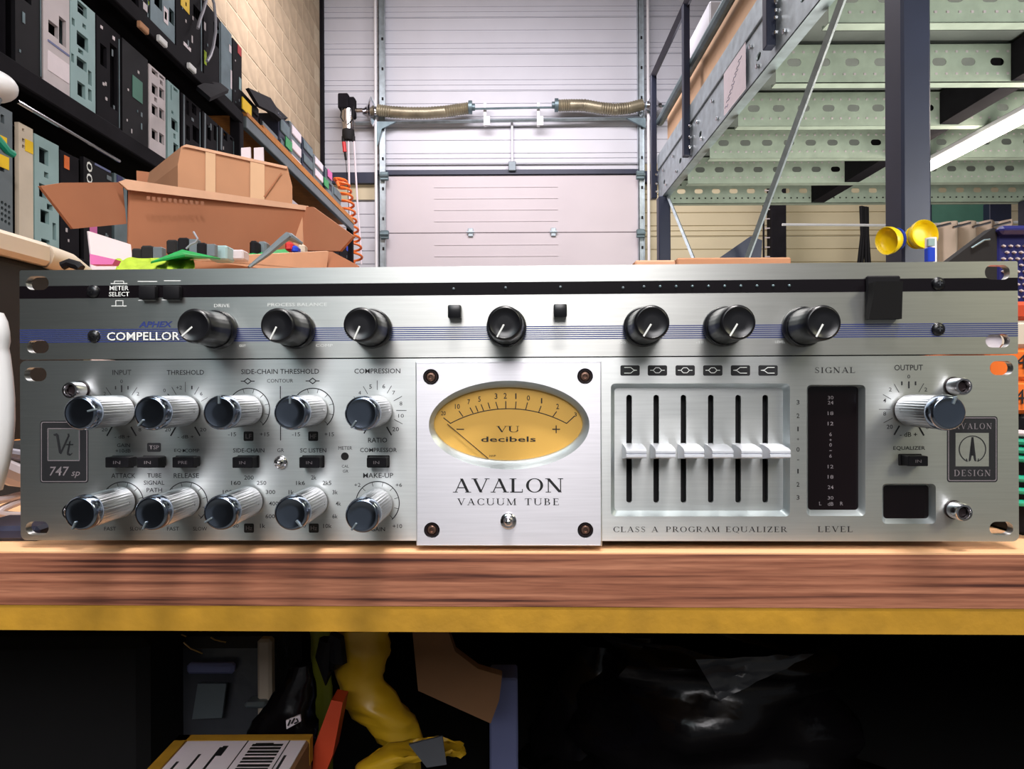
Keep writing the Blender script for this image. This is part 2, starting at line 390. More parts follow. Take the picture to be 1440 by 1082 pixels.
# blocks of the left wall: one object each, three shared meshes
bms = []
for k in range(3):
    b = NB(); box(b, (0, 0, 0), (.016, .436, .211), .003)
    me_o = obj('block', b, M['block']); me = me_o.data; bpy.data.objects.remove(me_o); bms.append(me)
for r_ in range(17):
    z = 1.98+r_*.2255
    for c_ in range(11):
        y = 3.72+c_*.45+(.225 if r_ % 2 else 0)
        if y > YW-.2: continue
        if y < 4.4 and z < 2.3: continue
        o = link('block', random.choice(bms), None, wl); o.location = (-2.302+random.uniform(-.0015, .0015), y, z)
# cladding: ribbed sheets
def ribbed(x0, x1, h, m, grooves, name, parent, loc, depth=.012, gw=.012, mesh=None):
    if mesh is None:
        b = NB(); prof = [(0, 0)]
        for g in grooves: prof += [(g, 0), (g+.002, depth), (g+gw, depth), (g+gw+.002, 0)]
        prof.append((h, 0))
        A = [b.verts.new((x0, d, z)) for z, d in prof]; B = [b.verts.new((x1, d, z)) for z, d in prof]
        for i in range(len(prof)-1): b.faces.new((A[i], B[i], B[i+1], A[i+1]))
        for f in b.faces: f.normal_update()
        me = bpy.data.meshes.new(name); b.to_mesh(me); b.free()
        mesh = me
    o = link(name, mesh, m, parent); o.location = loc
    return mesh
GR = [0.0, .062, .124, .284]
m_ = None
for i in range(7):
    m_ = ribbed(-2.33, 6.6, .442, M['clad'], GR, 'cladding_panel', wb, (0, YW, ZC+2.68+.446*i), mesh=m_)
m_ = None; m2 = None
for i in range(8):
    z = ZC+2.68-.446*(i+1)
    if z < -.1: continue
    m_ = ribbed(-2.33, -1.66, .442, M['clad'], GR, 'cladding_panel', wb, (0, YW, z), mesh=m_)
    m2 = ribbed(1.60, 6.6, .442, M['clad_warm_lit'], GR, 'cladding_panel', wb, (0, YW, z), mesh=m2)  # right-hand sheets carry the warm under-deck light in their colour
# black corner column, lintel
b = NB(); bx(b, -2.335, -2.262, YW-.08, YW, 0, 6.2); struct('trim_1', b, M['black_steel'])
b = NB(); bx(b, -2.26, pxw(533), YW-.10, YW-.01, ZC+2.43, ZC+2.56); struct('trim_2', b, M['navy'])
b = NB(); bx(b, pxw(905), pxw(1000), YW-.10, YW-.01, ZC+2.43, ZC+2.56); struct('trim_3', b, M['navy'])
b = NB(); bx(b, pxw(533), pxw(905), YW-.05, YW+.0, ZC+2.545, ZC+2.60); struct('trim_4', b, M['navy'])
b = NB(); bx(b, -2.26, pxw(529), YW-.03, YW-.005, ZC+2.25, ZC+2.43); struct('trim_5', b, M['clad_warm_lit'])
# sectional door
dr = empty('door_1', (0, YW+.0, 0)); dr['kind'] = 'structure'
m_ = None
for i in range(6):
    z = ZC+2.545-.70*(i+1)
    if z < -.05 - .7: continue
    if m_ is None:
        b = NB(); box(b, (0, .02, .347), (pxw(903)-pxw(541), .04, .692), .004)
        for k in range(1, 5): bx(b, -.95, .55, -.006, 0.002, .138*k-.005, .138*k+.005)
        o = obj('door_panel', b, M['door'], dr); m_ = o.data
    else: o = link('door_panel', m_, None, dr)
    o.location = ((pxw(903)+pxw(541))/2, -.02, z)
for px in (663, 779):
    for z in (ZC+1.845, ZC+1.145):
        b = NB()
        bx(b, -.03, .03, -.045, -.02, -.05, .05, .004); tube(b, [(-.045, -.05, 0), (.045, -.05, 0)], .012, 8)
        o = obj('hinge', b, M['galv'], dr); o.location = (pxw(px), 0, z)
# ---------------------------------------------------------------- door gear
def track(px0, px1, pxr, label, inner):
    t = empty('door_track', (pxw(px0), YW-.1, 0), 0, label, 'door track', 'vertical tracks either side of the sectional door')
    b = NB(); w_ = pxw(px1)-pxw(px0)
    bx(b, 0, w_, 0, .008, 1.0, 6.1); bx(b, 0, .008, 0, .09, 1.0, 6.1); bx(b, w_-.006, w_, -.03, .008, 1, 6.1)
    obj('angle', b, M['galv'], t)
    b = NB(); xr = pxw(pxr)-pxw(px0); tube(b, [(xr, -.05, .6), (xr, -.05, 6.1)], .017, 8); obj('guide_rail', b, M['white'], t)
    b = NB()
    for k in range(12): box(b, (w_*.6, -.004, 1.2+.36*k), (.022, .012, .035), .003)
    o = obj('bolt', b, M['matte_black'], t); o['kind'] = 'stuff'
    for z in (2.50, 1.80):
        b = NB(); box(b, (0, 0, 0), (.10, .05, .10), .008); tube(b, [(-.05, -.03, 0), (.05, -.03, 0)], .02, 8)
        o = obj('roller_bracket', b, M['galvdark'], t); o.location = (w_/2+inner, -.03, ZC+z)
    return t
track(536.5, 546, 533.5, 'galvanised vertical track left of the pale sectional door', .03)
track(897.5, 905, 910, 'galvanised vertical track right of the pale sectional door', -.02)
# spring shaft
YS = YW-.22
sh = empty('door_spring_shaft', P(720, 152, YS), 0, 'steel shaft with two long oily coil springs above the sectional door', 'door spring')
def rel(px, py, Y=YS): return P(px, py, Y)-sh.location
b = NB(); tube(b, [rel(500, 157), rel(720, 152), rel(946, 149)], .013, 8); obj('shaft', b, M['galvdark'], sh)
for pts in ([(531, 155), (550, 157.5), (575, 159), (600, 159), (625, 157), (645, 154), (663, 151.5)], [(781, 148.5), (800, 148), (822, 148), (845, 152), (865, 154), (885, 152), (906, 146.5)]):
    b = NB(); pp = []; rr = []
    for i in range(len(pts)-1):
        for k in range(12):
            t = k/12; x = pts[i][0]*(1-t)+pts[i+1][0]*t; y = pts[i][1]*(1-t)+pts[i+1][1]*t
            pp.append(rel(x, y, YS)); rr.append(.062 if k % 2 else .071)
    tube(b, pp, rr, 14); sp = obj('coil_spring', b, M['spring'], sh, 60)
for px, d in ((661, 1), (783, -1)):
    b = NB(); tube(b, [rel(px-2*d, 151 if d > 0 else 148), rel(px+3*d, 151 if d > 0 else 148)], .078, 14)
    tube(b, [rel(px+3*d, 151 if d > 0 else 148), rel(px+7*d, 151 if d > 0 else 148)], .04, 12)
    obj('spring_plug', b, M['galvdark'], sh)
for px, py, d in ((519, 157, 1), (921, 149, -1)):
    b = NB(); c = [(-9, .035), (-5, .05), (0, .10), (3, .155), (5, .17), (6, .15), (9, .06), (12, .05)]
    tube(b, [rel(px+d*a, py) for a, _ in c], [r for _, r in c], 20); obj('cable_drum', b, M['chrome'], sh, 50)
# cross rail and brackets
b = NB(); tube(b, [P(500, 173.5, YW-.12), P(905, 166, YW-.12)], .022, 4)
thing('cross_rail', b, M['galv'], 'thin galvanised rail running across under the coil springs', 'rail')
for px in (682, 757):
    b = NB(); a = P(px, 145, YW-.17); c = P(px, 177, YW-.17)
    bx(b, a.x-.018, a.x+.018, a.y-.012, a.y+.05, c.z, a.z, .003); bx(b, a.x, a.x+.06, a.y-.02, a.y-.008, c.z, c.z+.11, .003)
    thing('shaft_bracket', b, M['white'], 'white shaft bracket nearer the %s coil spring' % ('left' if px < 700 else 'right'), 'bracket', 'white brackets between the two springs')
b = NB(); a = P(720, 170, YW-.06); c = P(720, 228, YW-.06); bx(b, a.x-.013, a.x+.013, a.y, a.y+.04, c.z, a.z, .002)
rd = finish(empty('stop_rod', (a.x, a.y, c.z)), 'pale vertical strut with grey block above the door centre', 'strut')
o = obj('strut', b, M['clad'], rd); o.location = -rd.location
b = NB(); bx(b, a.x-.045, a.x+.045, a.y-.03, a.y+.05, c.z-.11, c.z, .006); o = obj('end_block', b, M['greysteel'], rd); o.location = -rd.location
# corner gussets where the rail meets the tracks
for px, s in ((533, 1), (905, -1)):
    b = NB(); Yg = YW-.16
    plate(b, [(px-3*s, 171), (px+24*s, 171), (px+4*s, 181), (px-3*s, 206)] if s > 0 else [(px+3, 166), (px-24, 166), (px-4, 176), (px+3, 180)], [], 0, .03, lambda u, v, d: P(u, v, Yg)+Vector((0, d, 0)))
    thing('corner_gusset', b, M['galvdark'], 'grey triangular gusset plate on the %s door track' % ('left' if s > 0 else 'right'), 'gusset', 'gussets on the door tracks')
# motor
mo = empty('door_motor', P(490, 160, YS-.05), 0, 'dark door motor with silver barrel hanging left of the springs', 'motor')
def mr(px, py, dy=0): return P(px, py, YS-.05+dy)-mo.location
b = NB(); a = mr(477.5, 135); c = mr(492, 156); bx(b, a.x, c.x, -.09, .09, c.z, a.z, .012); a = mr(490, 138); c = mr(500, 166); bx(b, a.x, c.x, -.05, .07, c.z, a.z, .015)
obj('gearbox', b, M['black_steel'], mo)
b = NB(); tube(b, [mr(489, 155), mr(489, 170), mr(489.5, 184)], [.075, .07, .062], 18); obj('barrel', b, M['chrome'], mo)
b = NB(); tube(b, [mr(489.5, 183), mr(490, 190), mr(490, 197)], [.07, .075, .05], 12)
for px in (483, 490, 497): tube(b, [mr(px, 192), mr(px, 199)], .022, 8)
obj('end_cap', b, M['matte_black'], mo)
b = NB(); tube(b, [mr(499, 156), mr(510, 155.5)], .03, 12); obj('coupling', b, M['chrome'], mo)
for pts, m, r in (([(481, 152), (479, 165), (483, 171)], 'matte_black', .007), ([(497, 150), (496, 168), (488, 176)], 'matte_black', .007)):
    b = NB(); tube(b, [mr(*p, dy=-.1) for p in pts], r, 6); obj('cable', b, M[m], mo)
for px0, py0, px1, py1, lab in ((490, 199, 493, 340, 'left'), (498, 199, 507, 345, 'right')):
    b = NB(); tube(b, [P(px0, py0, YS-.06), P((px0+px1)/2, (py0+py1)/2+10, YS-.06), P(px1, py1, YS-.06), P(px1+1, 372, YS-.06)], .011, 6)
    thing('pull_cord', b, M['paper'], '%s pale pull cord hanging from the dark door motor' % lab, 'cord', 'pull cords under the motor')
b = NB(); tube(b, [P(483.5, 200, YS-.08), P(485, 214, YS-.08)], .022, 10)
rt = thing('release_handle', b, M['red'], 'red release handle hanging on a dark cord below the motor', 'handle')
b = NB(); tube(b, [P(485, 213, YS-.08), P(486.5, 225, YS-.08)], .014, 8); tube(b, [P(486.5, 225, YS-.08), P(491, 300, YS-.08)], .004, 5); obj('cord', b, M['matte_black'], rt)
# orange coiled hose
b = NB(); pts = []
cx = [(474, 256), (478, 253), (484, 262), (487, 275), (490, 292), (493, 310), (497, 330), (500, 350), (502, 372)]
for i in range(len(cx)-1):
    n = 24
    for k in range(n):
        t = k/n; x = cx[i][0]*(1-t)+cx[i+1][0]*t; y = cx[i][1]*(1-t)+cx[i+1][1]*t; a = 2*pi*1.6*(i+t)
        rr = 8 if i > 0 else 8*t
        pts.append(P(x+rr*cos(a), y, 7.3)+Vector((0, .07*sin(a), 0)))
pts = [P(477, 263, 6.45), P(475, 258, 6.5)]+pts
tube(b, pts, .013, 6); thing('coiled_hose', b, M['orange'], 'orange coiled air hose hanging beside the end of the shelves', 'hose')

# ================================================================== LEFT SHELVES
XS = -1.6
def YL(px, X=-1.63): return X/ray(px, 541)[0]
def onX(px, py, X=-1.63):
    x, z = ray(px, py); Y = X/x
    return (Y, ZC+z*Y)
def bay(y0, y1, zs, label, boardm, posts):
    t = empty('shelving_unit', (XS-.3, (y0+y1)/2, 0), 0, label, 'shelving', 'shelving bays along the left wall')
    L = t.location
    for y in posts:
        for x in (XS-.62, XS-.06):
            b = NB(); bx(b, x-L.x, x+.06-L.x, y-.03-L.y, y+.03-L.y, 0, zs[-1][1]+.0, .004); obj('post', b, M['black_steel'], t)
    for z0, z1, zb, bm_ in zs:
        pass
    for z0, z1, zb, bm_ in zs:
        for x in (XS-.6, XS-.03):
            b = NB(); bx(b, x-L.x, x+.035-L.x, y0-L.y, y1-L.y, z0, z1, .004); obj('beam', b, M['black_steel'] if bm_ != 'grey' else M['greysteel'], t)
        b = NB()
        if bm_ == 'grey': bx(b, XS-.62-L.x, XS+.01-L.x, y0-L.y, y1-L.y, z1, zb)
        else: bx(b, XS-.565-L.x, XS-.035-L.x, y0-L.y, y1-L.y, z1-.02, zb)
        obj('shelf_board', b, boardm if bm_ == 'grey' else M['black_steel'], t)
        if bm_ == 'grey':
            b = NB(); bx(b, XS-.03-L.x, XS+.0-L.x, y0+.3-L.y, y1-L.y, zb-.03, zb+.035, .004); obj('edge_strip', b, boardm, t)
    return t
bay1 = bay(1.0, 4.06, [(ZC+.41, ZC+.475, ZC+.475, ''), (ZC+.985, ZC+1.052, ZC+1.052, ''), (ZC+1.56, ZC+1.63, ZC+1.63, '')], 'black shelving bay packed with stripped computer cases', M['black_steel'], (1.03, 4.06))
bay(4.12, 6.92, [(ZC+.41, ZC+.475, ZC+.475, ''), (ZC+.985, ZC+1.052, ZC+1.052, ''), (ZC+1.56, ZC+1.63, ZC+1.655, 'grey')], 'further shelving bay with an orange board along its top', M['orange_wood'], (6.9,))
XM = {'u': lambda X: (lambda u, v, d: Vector((X+d, u, v)))}
def case(Y0, Y1, zb, h, body, front, holes, label, extras=(), X=-1.63, depth=.42, group='stripped computer cases on the left shelves', lip=True):
    """extras: (px polygon in pixels, material, name)"""
    t = empty('computer_case', (X-depth/2, (Y0+Y1)/2, zb), 0, label, 'computer case', group)
    L = t.location
    b = NB()
    wl_ = .004
    bx(b, X-depth-L.x, X-.035-L.x, Y0-L.y, Y0+wl_-L.y, 0, h); bx(b, X-depth-L.x, X-.035-L.x, Y1-wl_-L.y, Y1-L.y, 0, h)
    bx(b, X-depth-L.x, X-.035-L.x, Y0-L.y, Y1-L.y, 0, wl_); bx(b, X-depth-L.x, X-.035-L.x, Y0-L.y, Y1-L.y, h-wl_, h); bx(b, X-depth-L.x, X-depth+wl_-L.x, Y0-L.y, Y1-L.y, 0, h)
    obj('casing', b, body, t)
    b = NB(); hs = []; bs = []
    for hh in holes:
        q = [(min(max(u, Y0+.006), Y1-.006)-L.y, min(max(v, zb+.008), zb+h-.008)-L.z) for u, v in hh]
        bb_ = (min(a[0] for a in q), max(a[0] for a in q), min(a[1] for a in q), max(a[1] for a in q))
        if bb_[1]-bb_[0] < .004 or bb_[3]-bb_[2] < .008: continue
        if any(bb_[0] < o_[1]+.002 and o_[0] < bb_[1]+.002 and bb_[2] < o_[3]+.002 and o_[2] < bb_[3]+.002 for o_ in bs): continue
        bs.append(bb_); hs.append(q if len(q) > 4 else rc(bb_[0], bb_[2], bb_[1], bb_[3]))
    plate(b, rc(Y0-L.y, 0, Y1-L.y, h), hs, X-L.x, X-.014-L.x, lambda u, v, d: Vector((d, u, v)))
    obj('front_frame', b, front, t)
    if body is M['black_steel'] and front in (M['black_steel'], M['black_plastic']) and h > .3:
        rn = random.Random(int(Y0*977)); ex2 = []; w_ = Y1-Y0
        for q_ in range(rn.randint(3, 7)):
            yy = Y0+w_*rn.uniform(.08, .85); zz = zb+h*rn.uniform(.06, .92); s_ = rn.choice((.006, .009, .012))
            ex2.append((rc(yy, zz, yy+s_, zz+s_*rn.choice((1, 1.6, 3))), rn.choice((M['whitesteel'], M['greysteel'], M['galvdark'])), 'clip'))
        if len(holes): ex2.append((rc(Y0+w_*.93, zb+.02, Y0+w_*.96, zb+h-.02), M['galvdark'], 'edge_rail'))
        else: ex2.append((rc(Y0+w_*.08, zb+h*.72, Y0+w_*.9, zb+h*.73), M['galvdark'], 'seam'))
        extras = list(extras)+ex2
    for poly, m, nm in extras:
        b = NB(); q = [(min(max(u, Y0+.002), Y1-.002)-L.y, min(max(v, zb+.002), zb+h-.002)-L.z) for u, v in poly]
        if abs(q[0][1]-q[2][1]) < .006 or abs(q[0][0]-q[2][0]) < .003: continue
        plate(b, q, [], X+.002-L.x, X-.0-L.x, lambda u, v, d: Vector((d, u, v)))
        obj(nm, b, m, t)
    return t
def px4(x0, y0, x1, y1, sl=0.9):
    """quad on the case plane from its left edge (x0; y0 top, y1 bottom) sheared along the vanishing slope"""
    k0 = (541-y0)/(720-x0); k1 = (541-y1)/(720-x0)
    ya, yb = 541-k0*(720-x1), 541-k1*(720-x1)
    return [onX(x0, y1), onX(x1, yb), onX(x1, ya), onX(x0, y0)]
z2, z1_, z3 = ZC+1.056, ZC+1.635, ZC+.478
# middle row
case(1.75, 2.02, z2, .42, M['black_steel'], M['black_steel'], [], 'plain black case at far left of the middle shelf')
case(YL(30)-.02, YL(61), z2, .42, M['black_steel'], M['black_plastic'], [px4(34, -30, 44, 0)], 'black case just left of the white and teal one')
case(YL(63), YL(100), z2, .40, M['black_steel'], M['whitesteel'], [px4(68, 27, 82, 45), px4(83, 22, 93, 60), px4(68, -20, 90, 14)],
     'off-white gutted case with a blank pink-white lower panel', [(px4(67, 70, 97, 98), M['paper'], 'blank_panel'), (px4(67, 55, 97, 58), M['bluegrey'], 'blue_stripe')])
case(YL(101), YL(136), z2, .41, M['galvdark'], M['teal'], [px4(109, 0, 122, 16), px4(116, 32, 121, 38), px4(108, 42, 124, 62), px4(101, 24, 105, 34), px4(97.5, 72, 104, 84), px4(110, 67, 117, 73), px4(108, 78, 122, 92), px4(124, 98, 129, 118), px4(109, 113, 120, 133), px4(124, 124, 129, 140)],
     'teal steel case chassis full of square cut-outs')
case(YL(138), YL(171), z2, .41, M['black_steel'], M['black_steel'], [px4(141, 60, 150, 90), px4(155, 60, 165, 150), px4(141, 130, 160, 160)], 'black case with rounded fan opening right of the teal chassis',
     [(px4(169, 42+k*38, 172, 50+k*38), M['paper'], 'rivet') for k in range(4)]+[(px4(141, 35, 144, 39), M['paper'], 'rivet'), (px4(158, 50, 161, 55), M['paper'], 'rivet')])
case(YL(174), YL(210), z2, .41, M['black_steel'], M['black_plastic'], [], 'smooth black case with a square teal sticker', [(px4(186, 105, 200, 136), M['greenwall'], 'teal_sticker')])
hs = []
for y in (88, 116, 145, 180):
    hs += [px4(213.5, y, 222, y+14), px4(224, y+6, 231, y+20)]
hs += [px4(217, 136, 221, 142), px4(225, 112, 229, 118)]
case(YL(211.5), YL(234.5), z2, .40, M['black_steel'], M['whitesteel'], hs, 'narrow white case front with a grid of square holes')
case(YL(237.5), YL(254), z2, .40, M['galvdark'], M['teal'], [px4(244, 112, 250, 126), px4(240, 104, 241.5, 140), px4(242, 141, 250, 155), px4(241, 155, 244, 159), px4(241, 165, 250, 180), px4(244, 187, 247, 194), px4(244, 200, 251, 215)], 'slim pale teal case with square holes beside the white one')
for a, c, lab in ((257, 284, 'black case with grey metal strip nearest the slim teal case'), (286.5, 308, 'black case with drive cage between two pale metal strips'), (309.5, 331, 'black case with a round fan hole beside the dark upright')):
    k = a
    case(YL(a), YL(c), z2, .40, M['black_steel'], M['black_steel'], [px4(a+5, 140, a+9, 160), px4(a+13, 135, a+19, 158), px4(a+5, 175, a+10, 195), px4(a+14, 175, c-4, 196)], lab,
         [(px4(a+.5, 125, a+2.5, 210), M['greysteel'], 'metal_strip'), (px4(a+4, 130, a+6.5, 134), M['paper'], 'rivet'), (px4(a+12, 165, a+15, 169), M['greysteel'], 'bracket')])
# top row
case(2.2, YL(90), z1_, .42, M['black_steel'], M['black_steel'], [], 'black case at the left end of the top shelf')
case(YL(93), YL(168), z1_, .42, M['black_steel'], M['black_plastic'], [], 'wide black case on the top shelf above the teal chassis')
case(YL(171), YL(212), z1_, .42, M['black_steel'], M['black_steel'], [px4(180, -30, 195, -4)], 'black case with yellow-green connector on the top shelf', [(px4(201, 2, 208, 12), M['whitesteel'], 'connector'), (px4(207, 0, 214, 5), M['lime'], 'tag')])
case(YL(214), YL(248), z1_, .42, M['black_steel'], M['galvdark'], [px4(217, -20, 228, 5), px4(238, 10, 245, 30)], 'dark case with a white and yellow slot label', [(px4(230, 8, 236, 30), M['paper'], 'slot_label'), (px4(231, 15, 234, 26), M['lime'], 'tag')])
case(YL(250), YL(287), z1_, .42, M['black_steel'], M['black_steel'], [px4(272, 5, 284, 22)], 'black case with a large yellow sticker', [(px4(254, -15, 266, 7), M['yellow_tag'], 'yellow_sticker'), (px4(258, 58, 268, 63), M['paper'], 'clip')])
case(YL(289), YL(312), z1_, .42, M['black_steel'], M['black_steel'], [px4(300, 30, 308, 60)], 'black case with lime sockets and white cables', [(px4(282, 65, 290, 84), M['lime'], 'socket'), (px4(284, 27, 289, 38), M['whitesteel'], 'socket')])
case(YL(313), YL(328), z1_, .42, M['black_steel'], M['galvdark'], [], 'slim grey case with white strip near the top shelf end', [(px4(322, 62, 325, 72), M['paper'], 'label_strip'), (px4(324, 98, 328, 124), M['paper'], 'label_strip')])
case(YL(329.5), YL(342), z1_, .41, M['black_steel'], M['black_steel'], [], 'black case with small red sticker at the top shelf end', [(px4(334, 61, 339, 74), M['red'], 'red_sticker'), (px4(336, 108, 339, 125), M['teal'], 'sticker')])
for pts, lab in (([(290, 0), (286, 14), (281, 28), (278, 40)], 'shorter grey cable looped over the top row cases'), ([(296, -10), (301, 5), (303, 25), (303, 45), (300, 65), (296, 78), (291, 86)], 'longer grey cable looped over the top row cases')):
    b = NB(); tube(b, [Vector((-1.60, onX(*p, X=-1.60)[0], onX(*p, X=-1.60)[1])) for p in pts], .008, 8)
    thing('loose_cable', b, M['greycable'], lab, 'cable', 'grey cables over the top row')
# bits stuck under the top beam
for px, py, m, lab in ((196, 39, 'card', 'small wood block under the top left beam'), (223, 58, 'white', 'white and green clip under the top beam'), (265, 96, 'white', 'small white clip on the top beam')):
    b = NB(); u, v = onX(px, py, -1.60); box(b, (-1.585, u, v), (.02, .07, .03), .004); thing('clip', b, M[m], lab, 'clip')
b = NB(); q = [onX(px, py, -1.5) for px, py in ((277, 120), (294, 136), (321, 125), (304, 108))]
sheet(b, [P(277, 121, 3.35), P(296, 137, 3.2), P(322, 126, 3.75), P(302, 110, 3.9)], .02)
thing('hanging_flap', b, M['black_steel'], 'grey metal flap sticking out under the top beam', 'flap')
# bottom row
case(2.0, YL(19), z3, .42, M['greysteel'], M['greysteel'], [px4(0, 224, 6, 240), px4(1, 160, 6, 172)]+[ell(*onX(3+5*i, 285+k*8+3*i), .006, .006, 8) for i in range(3) for k in range(4)],
     'grey case with round vent holes and yellow stickers at far left', [(px4(-6, 187, 9, 203), M['yellow_tag'], 'yellow_sticker'), (px4(-6, 214, 12, 232), M['yellow_tag'], 'yellow_sticker')])
case(YL(28), YL(48), z3, .40, M['black_steel'], M['cream'], [px4(31, 180, 34, 184), px4(31, 194, 35, 199), px4(31, 203, 35, 208), px4(44, 186, 47, 189)], 'narrow cream case front with a yellow sticker', [(px4(35, 195, 47, 212), M['yellow_tag'], 'yellow_sticker'), (px4(31, 212, 47, 214), M['matte_black'], 'dark_band')])
case(YL(50), YL(84), z3, .39, M['galvdark'], M['teal'], [px4(55, 206, 68, 228), px4(62, 241, 68, 249), px4(66, 200, 80, 203), px4(55, 257, 65, 276), px4(57, 294, 69, 312), px4(66, 286, 74, 294), px4(74, 313, 79, 337), px4(58, 335, 70, 340)], 'pale teal gutted chassis on the bottom shelf')
case(YL(86), YL(112), z3, .38, M['black_steel'], M['black_steel'], [], 'black case with orange tag beside the bottom teal chassis', [(px4(90, 218, 97, 236), M['orange'], 'orange_tag')])
c200 = case(YL(119), YL(158), z3, .40, M['black_steel'], M['black_plastic'], [], 'black case with glossy bezel and white digits on its side', [(px4(133, 222, 155, 232), M['bluegrey'], 'handle_strip'), (px4(150, 246, 170, 252), M['greysteel'], 'drive_slot'), (px4(126, 315, 136, 326), M['pink'], 'pink_tag')])
text('200', .13, .035, lambda u, v: Vector((-1.625-c200.location.x+.004, YL(124)-v-c200.location.y, ZC+.80+u-c200.location.z)), M['whiteink'], c200)
case(YL(162), YL(180), z3, .40, M['black_steel'], M['galvdark'], [px4(168, 250, 174, 280)], 'dark blue-grey case behind the left cardboard flap', [(px4(164, 245, 172, 256), M['darkblue'], 'blue_corner')])
for i in range(4):
    case(YL(184+19*i), YL(201+19*i), z3, .39, M['black_steel'], M['black_steel'], [], ['first','second','third','last'][i]+' dark case on the bottom shelf behind the cardboard cartons')
# thin bright rail under the middle beam
b = NB(); tube(b, [Vector((-1.57, *onX(25, 143, -1.57))), Vector((-1.57, *onX(100, 187, -1.57))), Vector((-1.57, *onX(168, 227, -1.57)))], .006, 6)
[setattr(v, 'co', v.co-bay1.location) for v in b.verts]; obj('hanging_rail', b, M['chrome'], bay1)
# white globe at far left edge
b = NB(); bmesh.ops.create_uvsphere(b, u_segments=24, v_segments=14, radius=1)
for v in b.verts: v.co = Vector((v.co.x*.05, v.co.y*.05, v.co.z*.033))+P(-14, 120, 1.45)
g = thing('white_lamp_head', b, M['white'], 'rounded white lamp head at the upper left edge', 'lamp', None, 60)
b = NB(); tube(b, [P(-5, 135, 1.45), P(-30, 180, 1.40), P(-60, 330, 1.3), P(-60, 600, 1.25)], .012, 8); obj('lamp_arm', b, M['greysteel'], g)
# green cable at left
b = NB(); tube(b, [Vector((-1.55, *onX(p[0], p[1], -1.55))) for p in ((-8, 190), (2, 202), (10, 212), (18, 217))], .012, 8)
thing('green_cable', b, M['greencable'], 'green cable in front of the grey case at far left', 'cable')
b = NB(); bx(b, -2.29, -1.62, -3.1, .95, 0, 3.3, .01); thing('dark_reflection_block', b, M['matte_black'], 'unseen black block added behind the viewpoint to darken panel reflections', 'cabinet')  # unseen block added so the left panel end reflects dark
# second bay: things on the orange board
def onshelf(px0, px1, z0, h, m, label, name='flat_case', cat='computer part', ov=0, X=-1.66, dep=.45, det=None, grp=None):
    Y0, Y1 = YL(px0), YL(px1); t = empty(name, (X-dep/2, (Y0+Y1)/2, z0), 0, label, cat, grp)
    b = NB(); box(b, (ov/2, 0, h/2), (dep+ov, Y1-Y0, h), .006); obj('casing', b, m, t)
    if det:
        for i in range(det[0]):
            b = NB(); zz = h*(i+.2)/det[0]; box(b, (dep/2+ov+.004, 0, zz+h*.3/det[0]), (.012, (Y1-Y0)*.86, h*.62/det[0]), .004); obj('drawer_front', b, M[det[1]], t)
    return t
zt = ZC+1.658
onshelf(345, 372, zt, .17, M['black_steel'], 'black flat case nearest the orange board start', det=(2, 'black_plastic'))
onshelf(374, 398, zt, .12, M['black_steel'], 'low black case under the overhanging dark tray', det=(2, 'greysteel'))
b = NB(); sheet(b, [P(365, 141, 4.6), P(377, 139, 4.9), P(405, 166, 5.15), P(395, 167.5, 4.85)], .03); sheet(b, [P(345, 125, 4.1), P(377, 139, 4.9), P(395, 167, 5.1), P(360, 150, 4.3)], .02)
thing('dark_tray', b, M['black_steel'], 'dark tray overhanging on top of the black cases', 'tray')
for i, (a, c, h, m, d) in enumerate(((400, 414, .30, 'navy', (2, 'galvdark')), (415.5, 430, .34, 'greysteel', (3, 'paper')), (432, 446, .33, 'navy', (3, 'galvdark')), (448, 460, .30, 'greysteel', (3, 'paper')), (462, 472, .30, 'navy', (2, 'galvdark')), (474, 485, .22, 'greysteel', (2, 'galvdark')))):
    onshelf(a, c, zt, h, M[m], ['dark slate cabinet with flat lid on the orange board', 'grey cabinet with white label fronts next to the slate one', 'slate cabinet in the middle of the orange board row', 'grey cabinet with pale fronts further along the orange board', 'slate cabinet near the far end of the orange board', 'small grey cabinet at the far end of the orange board'][i], 'small_cabinet', 'cabinet', det=d, grp='small cabinets along the orange board')
b = NB(); 
for px, m, lab in ((346, 'yellow_tag', 'yellow tag at the near end of the orange board'), (405, 'green', 'green tag on the orange board by the slate cabinet'), (458, 'green', 'green tag near the far end of the orange board'), (463, 'pink', 'pink tag on the far slate cabinet')):
    xx = -1.594 if px == 346 else -1.642; b = NB(); u, v = onX(px+1, {346: 151, 405: 203, 458: 258, 463: 246}[px], xx); box(b, (xx, u, v), (.006, .14, .07), 0)
    thing('tag', b, M[m], lab, 'tag')
